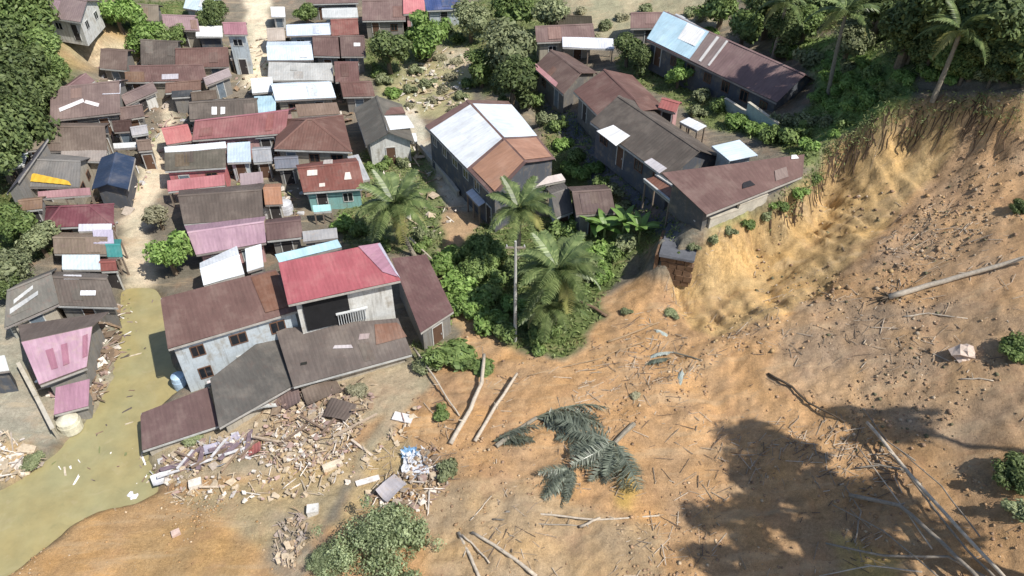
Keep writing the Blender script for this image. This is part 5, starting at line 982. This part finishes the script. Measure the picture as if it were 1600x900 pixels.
# yellow tarpaulin on the roof
q = [on_roof(hX, *p) for p in ((36,284),(112,291),(108,284),(52,272))]; _ps[0] += 1
yt = sheet_obj('yellow_tarpaulin', [[p + np.array([0, 0, .12]) for p in q]], plain_mat('yellow_cloth', (.62, .40, .05), .7, .15), None, 3, rib=.7, amp=.04, th=.02); yt.location = hX['root'].location; yt.rotation_euler = hX['root'].rotation_euler; tag(yt, 'yellow tarpaulin spread on the lower edge of grey roof', 'tarpaulin')
# white curved awning frame of the pink house
b = gp(86, 588, 1.2); mb = MB(); mb.tube([(-1.3, -.4, 1.0), (-.7, 0, 1.35), (0, .3, 1.5), (.8, .45, 1.45), (1.2, .5, 1.3)], [.1, .13, .14, .13, .1], 6); o = obj('bent_gutter', mb.mesh('bent_gutter', plain_mat('white_gutter', (.72, .73, .74))), None, b); tag(o, 'white bent gutter hanging below torn pink roof', 'gutter')
# round cream tank, small tanks
def tank(label, u, v, r, h, c):
    b = gp(u, v); root = empty('water_tank', b); tag(root, label, 'water tank'); mb = MB(); mb.tube([(0, 0, -.2), (0, 0, h * .33), (0, 0, h * .34), (0, 0, h * .66), (0, 0, h * .67), (0, 0, h)], [r, r, r * 1.04, r * 1.04, r, r * .96], 16); obj('body', mb.mesh('body', plain_mat('tank_plastic', c, .5)), root)
    mb = MB(); mb.tube([(0, 0, h), (0, 0, h + r * .25), (0, 0, h + r * .33)], [r * .96, r * .5, r * .3], 16); obj('lid', mb.mesh('lid', plain_mat('tank_plastic', c, .5)), root)
tank('round cream tank at the foot of the sliding pink roof', 112, 668, .75, .8, (.66, .62, .48)); tank('pale grey round tank between rusty shack and turquoise house', 447, 332, .75, 1.1, (.55, .56, .6)); tank('small white square-ish tank beside the rusty shack', 420, 338, .45, .9, (.7, .7, .72)); tank('light blue tank at the corner of the long maroon roofed house', 284, 605, .5, 1.2, (.45, .6, .75))
# utility pole
b = gp(805, 533); root = empty('utility_pole', b); tag(root, 'tall pale utility pole standing in front of the palms', 'utility pole'); mb = MB(); mb.tube([(0, 0, -.5), (0, 0, 5), (0, 0, 9.4)], [.13, .11, .08], 8); obj('pole', mb.mesh('pole', plain_mat('pale_concrete', (.5, .5, .47))), root)
mb = MB(); mb.box(-.7, .7, -.05, .05, 8.8, 8.92); obj('crossarm', mb.mesh('crossarm', GREYB), root)
for x in (-.6, 0, .6): mb = MB(); mb.tube([(x, 0, 8.92), (x, 0, 9.0), (x, 0, 9.12)], [.05, .06, .03], 6); obj('insulator', mb.mesh('insulator', plain_mat('porcelain', (.5, .5, .5), .3)), root)
# walls: parapet beside courtyard, broken lane edge, low walls
def wall_run(label, pts, h, t, c, name='wall', dz=-.4):
    P = [gp(*p) for p in pts]; o0 = P[0]; root = empty('low_wall', o0); tag(root, label, 'wall')
    for p, q in zip(P[:-1], P[1:]):
        d = q - p; mb = MB(); ln = d.length; z = min(p.z, q.z) - o0.z; M = Matrix.Rotation(math.atan2(d.y, d.x), 3, 'Z'); hh_ = h + abs(p.z - q.z); mb.obox((p + q) / 2 - o0 + Vector((0, 0, (z - ((p.z + q.z) / 2 - o0.z)) + hh_ / 2 - .2)), (ln, t, hh_ + .4), M); obj('wall_segment', mb.mesh('wall_segment', plain_mat('old_concrete', c, .9, .25, 1.2)), root)
        mb = MB(); mb.obox((p + q) / 2 - o0 + Vector((0, 0, (z - ((p.z + q.z) / 2 - o0.z)) + hh_ + .04)), (ln + .03, t + .1, .08), M); obj('coping', mb.mesh('coping', plain_mat('pale_coping', (.52, .48, .4), .9, .2, 2)), root)
    return root
wall_run('cream parapet along the courtyard left of the pink roof', [(36,580),(64,632),(92,686)], .8, .18, (.4, .36, .28))
wall_run('pale concrete wall between slate wing and pink roofed house', [(26,530),(96,486),(176,488)], 1.5, .2, (.42, .42, .38))
wall_run('pale low wall along the narrow lane to the white hall', [(640,215),(680,262),(716,308)], .6, .25, (.5, .46, .38))
wall_run('white low wall in front of the scarp edge house', [(1106,356),(1150,338),(1196,312)], .5, .2, (.5, .47, .4))
wall_run('pale wall beside the mauve terrace garden', [(1130,172),(1165,186),(1212,204)], .7, .2, (.4, .48, .48))
wall_run('cream gate wall under the middle of the mauve terrace', [(1096,132),(1128,140)], 1.4, .25, (.52, .5, .42))
# retaining wall at the broken end of the dark lane
T = gp(1052, 440); top = 6.5; base_z = T.z - .3; root = empty('retaining_wall', (T.x, T.y + .2, base_z)); tag(root, 'dark brown retaining wall at the broken end of the lane', 'retaining wall'); root.rotation_euler = (0, 0, R(-18))
BRK = plain_mat('dark_stone', (.17, .105, .065), .9, .35, 2); rr = random.Random(4); rows_ = int((top - base_z) / .5)  # stones coloured dark brown with random variation
for row in range(rows_):
    for k in range(4):
        mb = MB(); mb.obox((0, 0, 0), (.6, .5, .47), Matrix.Identity(3), None, .08); obj('stone', mb.mesh('stone', BRK), root, ((k - 1.5 + .22 * (row % 2)) * .63, rr.uniform(-.05, .05) + .02 * row, .25 + row * .5), (0, 0, rr.uniform(-.05, .05)))
mb = MB(); mb.obox((0, 1.9, rows_ * .5 + .12), (2.7, 4.4, .2), Matrix.Identity(3), None, .03); obj('pavement_slab', mb.mesh('pavement_slab', plain_mat('wet_asphalt', (.12, .125, .14), .8, .25, 1.5)), root)
mb = MB(); mb.obox((-1.5, 1.6, rows_ * .25), (.3, 3.4, rows_ * .5), Matrix.Identity(3), None, .05); obj('side_wall', mb.mesh('side_wall', BRK), root)
# dark lane pavement slab edge
# ------------------------------------------------------------------ stones, clods and twigs over the slide
r = np.random.default_rng(21)
def scatter_rocks(name, label, msk, count, smin, smax, cols_, seed):
    r = np.random.default_rng(seed); idx = np.nonzero(msk)[0]; ar = (np.gradient(xs)[None, :] * np.gradient(ys)[:, None]).ravel()[idx]; pat = np.clip(.25 + fbm(XF[idx] * .25 + 5, YF[idx] * .25, 3), .03, 2); wgt = ar * pat; s_ = r.choice(idx, count, p=wgt / wgt.sum())
    x = XF[s_] + r.uniform(-.25, .25, count); y = YF[s_] + r.uniform(-.25, .25, count); z = H(x, y); B_ = np.array([(0, 0, .7), (1, 0, .1), (.3, .95, 0), (-.8, .6, .05), (-.8, -.6, .1), (.3, -.95, 0), (0, 0, -.5)]); Fb = np.array([(0, 1, 2), (0, 2, 3), (0, 3, 4), (0, 4, 5), (0, 5, 1), (6, 2, 1), (6, 3, 2), (6, 4, 3), (6, 5, 4), (6, 1, 5)])
    sz = smin + (smax - smin) * r.random(count) ** 3.5; V = B_[None] * (1 + r.normal(size=(count, 7, 3)) * .22) * sz[:, None, None]; a = r.uniform(0, 6.28, count); ca, sa = np.cos(a)[:, None], np.sin(a)[:, None]; V = np.stack([V[..., 0] * ca - V[..., 1] * sa, V[..., 0] * sa + V[..., 1] * ca, V[..., 2]], -1) + np.stack([x, y, z], 1)[:, None]
    cc = np.array(cols_)[r.integers(0, len(cols_), count)] * r.uniform(.75, 1.2, (count, 1)); tag(obj(name, mesh_np(name, V.reshape(-1, 3), (Fb[None] + 7 * np.arange(count)[:, None, None]).reshape(-1, 3), tint_mat('clods', .95), colr=np.repeat(cc, 7, 0))), label, 'clods', kind='stuff')
vis = inframe & (U0 > -40) & (U0 < 1640) & (V0 < 930) & (V0 > -20)
scatter_rocks('soil_clods', 'clods and stones scattered over the landslide soil', (sl > .6) & (sc < .4) & vis & (U0 > 420), 4200, .03, .15, [(.42, .27, .15), (.40, .26, .15), (.36, .24, .15), (.5, .38, .25), (.3, .2, .13)], 3)
scatter_rocks('soil_clods', 'fine clods over the orange mound and sand by the water', (sl > .6) & vis & (U0 <= 420), 900, .03, .11, [(.46, .28, .13), (.4, .25, .13), (.55, .42, .28)], 4)
scatter_rocks('slope_stones', 'dark stones and roots showing on the upper right slope', (sl > .6) & vis & (U0 > 1180) & (V0 < 700), 900, .04, .22, [(.2, .14, .09), (.3, .2, .13), (.45, .36, .26), (.16, .15, .09)], 5)
scatter_rocks('fallen_blocks', 'broken blocks of soil lying along the foot of the scarp', mask([(1050,500),(1120,510),(1210,480),(1330,400),(1410,320),(1490,270),(1600,250),(1600,330),(1480,370),(1400,450),(1260,570),(1090,590)]) & (sl > .6) & vis, 300, .04, .26, [(.46, .31, .16), (.42, .27, .14), (.5, .35, .18), (.36, .24, .14)], 8)
# twigs
idx = np.nonzero((sl > .6) & vis & (U0 > 560))[0]; ar = (np.gradient(xs)[None, :] * np.gradient(ys)[:, None]).ravel()[idx]; pat = np.clip(.15 + fbm(XF[idx] * .2 + 9, YF[idx] * .2, 3), .02, 2) * np.where((U0[idx] > 1180) & (V0[idx] > 640), 1.5, 1); wgt = ar * pat; n_ = 1700; s_ = r.choice(idx, n_, p=wgt / wgt.sum())
x = XF[s_]; y = YF[s_]; a = r.normal(.5, .9, n_); ln = .2 + 1.3 * r.random(n_) ** 2.5; wd = .01 + .02 * r.random(n_); dx, dy = np.cos(a) * ln / 2, np.sin(a) * ln / 2; px_, py_ = -np.sin(a) * wd, np.cos(a) * wd
e0 = np.stack([x - dx, y - dy, H(x - dx, y - dy) + .04], 1); e1 = np.stack([x + dx, y + dy, H(x + dx, y + dy) + .06], 1); s3 = np.stack([px_, py_, 0 * px_], 1); upv = np.array([0, 0, 1.]) * (wd * 1.6)[:, None]
V = np.stack([e0 + s3, e0 + upv, e0 - s3, e1 + s3, e1 + upv, e1 - s3], 1).reshape(-1, 3); Fb = np.array([(0, 3, 4, 1), (1, 4, 5, 2)]); cc = np.array([(.5, .42, .33), (.3, .24, .18), (.16, .12, .09), (.42, .33, .24)])[r.integers(0, 4, n_)]
tag(obj('twigs', mesh_np('twigs', V, (Fb[None] + 6 * np.arange(n_)[:, None, None]).reshape(-1, 4), tint_mat('twig_wood', .9), colr=np.repeat(cc, 6, 0))), 'twigs and thin branches strewn over the slide', 'twigs', kind='stuff')

# bent roofing sheets torn off the wrecked house
def bent_sheet(label, u, v, w_, d_, az, c, bend=.4, tilt=(0, 0), up=.3, seed=0):
    rr_ = random.Random(seed); nx, ny = int(w_ / .12), 7; V = []; UVs = []
    for j in range(ny):
        for i in range(nx + 1):
            x = (i / nx - .5) * w_; y = (j / (ny - 1) - .5) * d_; V.append((x, y, .02 * (i % 2) + bend * (math.sin(x * 1.3 + seed) * .35 + (y / d_) ** 2 * 1.2 + .3 * math.sin(y * 2 + x + seed)))); UVs.append((x, y))
    F = [(j * (nx + 1) + i, j * (nx + 1) + i + 1, (j + 1) * (nx + 1) + i + 1, (j + 1) * (nx + 1) + i) for j in range(ny - 1) for i in range(nx)]
    o = obj('bent_roof_sheet', mesh_np('bent_roof_sheet', np.array(V), F, roof_mat(c, .6), uv=np.array(UVs)), None, gp(u, v) + Vector((0, 0, up)), (R(tilt[0]), R(tilt[1]), R(az))); tag(o, label, 'roof sheet', 'roof sheets torn off the wrecked house')
for k, a_ in enumerate([('mauve bent roof sheet at the top of the white rubble heap', 448, 634, 2.2, 1.6, 20, (.2,.14,.15)), ('brown bent roof sheet under the eave beside the mossy hump', 505, 620, 2.6, 1.4, 28, (.17,.13,.12)), ('dark bent roof sheet at right end of the rubble heap', 532, 648, 2.0, 1.5, -20, (.14,.11,.11)), ('pale bent roof sheet leaning against the grey slate wing', 425, 642, 2.8, .8, 30, (.5,.52,.52)), ('lavender bent roof sheet in the plank heap', 350, 700, 2.4, 1.0, 28, (.4,.38,.47)), ('white crumpled sheet at lower left end of plank heap', 262, 748, 1.8, .9, 35, (.62,.62,.64)), ('red torn sheet between plank heap and rubble heap', 398, 708, 1.0, .8, 10, (.34,.12,.11)), ('grey folded sheet on debris beside the green bush', 612, 770, 1.6, 1.1, 50, (.36,.34,.36))]): bent_sheet(*a_, bend=.45, tilt=(10 * ((k % 3) - 1), 8 * ((k % 2) * 2 - 1)), seed=k)

# bits floating on the flood water
rf = random.Random(9); mb = MB()
for k in range(70):
    u_, v_ = rf.choice([(rf.uniform(186, 240), rf.uniform(460, 560)), (rf.gauss(196, 6), rf.uniform(520, 620)), (rf.uniform(150, 225), rf.uniform(640, 760)), (rf.gauss(100, 30), rf.gauss(735, 14)), (rf.gauss(232, 8), rf.gauss(725, 14))])
    q_ = at(u_, v_, WATER_Z); 
    if H(q_[0], q_[1]) > WATER_Z: continue
    a_ = rf.uniform(.05, .28); mb.obox((q_[0], q_[1], WATER_Z + .015), (a_ * rf.choice([1, 3]), a_ * .5, .05), Matrix.Rotation(rf.uniform(0, 6.28), 3, 'Z'), rf.choice([W_, CR, BRW, DK, (.2, .22, .1), MV]), .4)
tag(obj('floating_debris', mb.mesh('floating_debris', tint_mat('rubble_pieces'), True)), 'small bits of debris floating on the flood water', 'debris', kind='stuff')

for k in range(9):
    rq = random.Random(60 + k); board('long broken timber beam in the rubble, %s from the left' % ORD[k], 300 + k * 32, 728 - k * 8 + rq.uniform(-14, 14), (rq.uniform(1.8, 3.4), .13, .13), rq.uniform(-60, 70), rq.choice([(.3, .22, .15), (.22, .16, .12), (.45, .36, .27)]), (rq.uniform(-6, 6), rq.uniform(-9, 9)), .4, 'broken_timber', 'timber', 'timbers in the rubble')
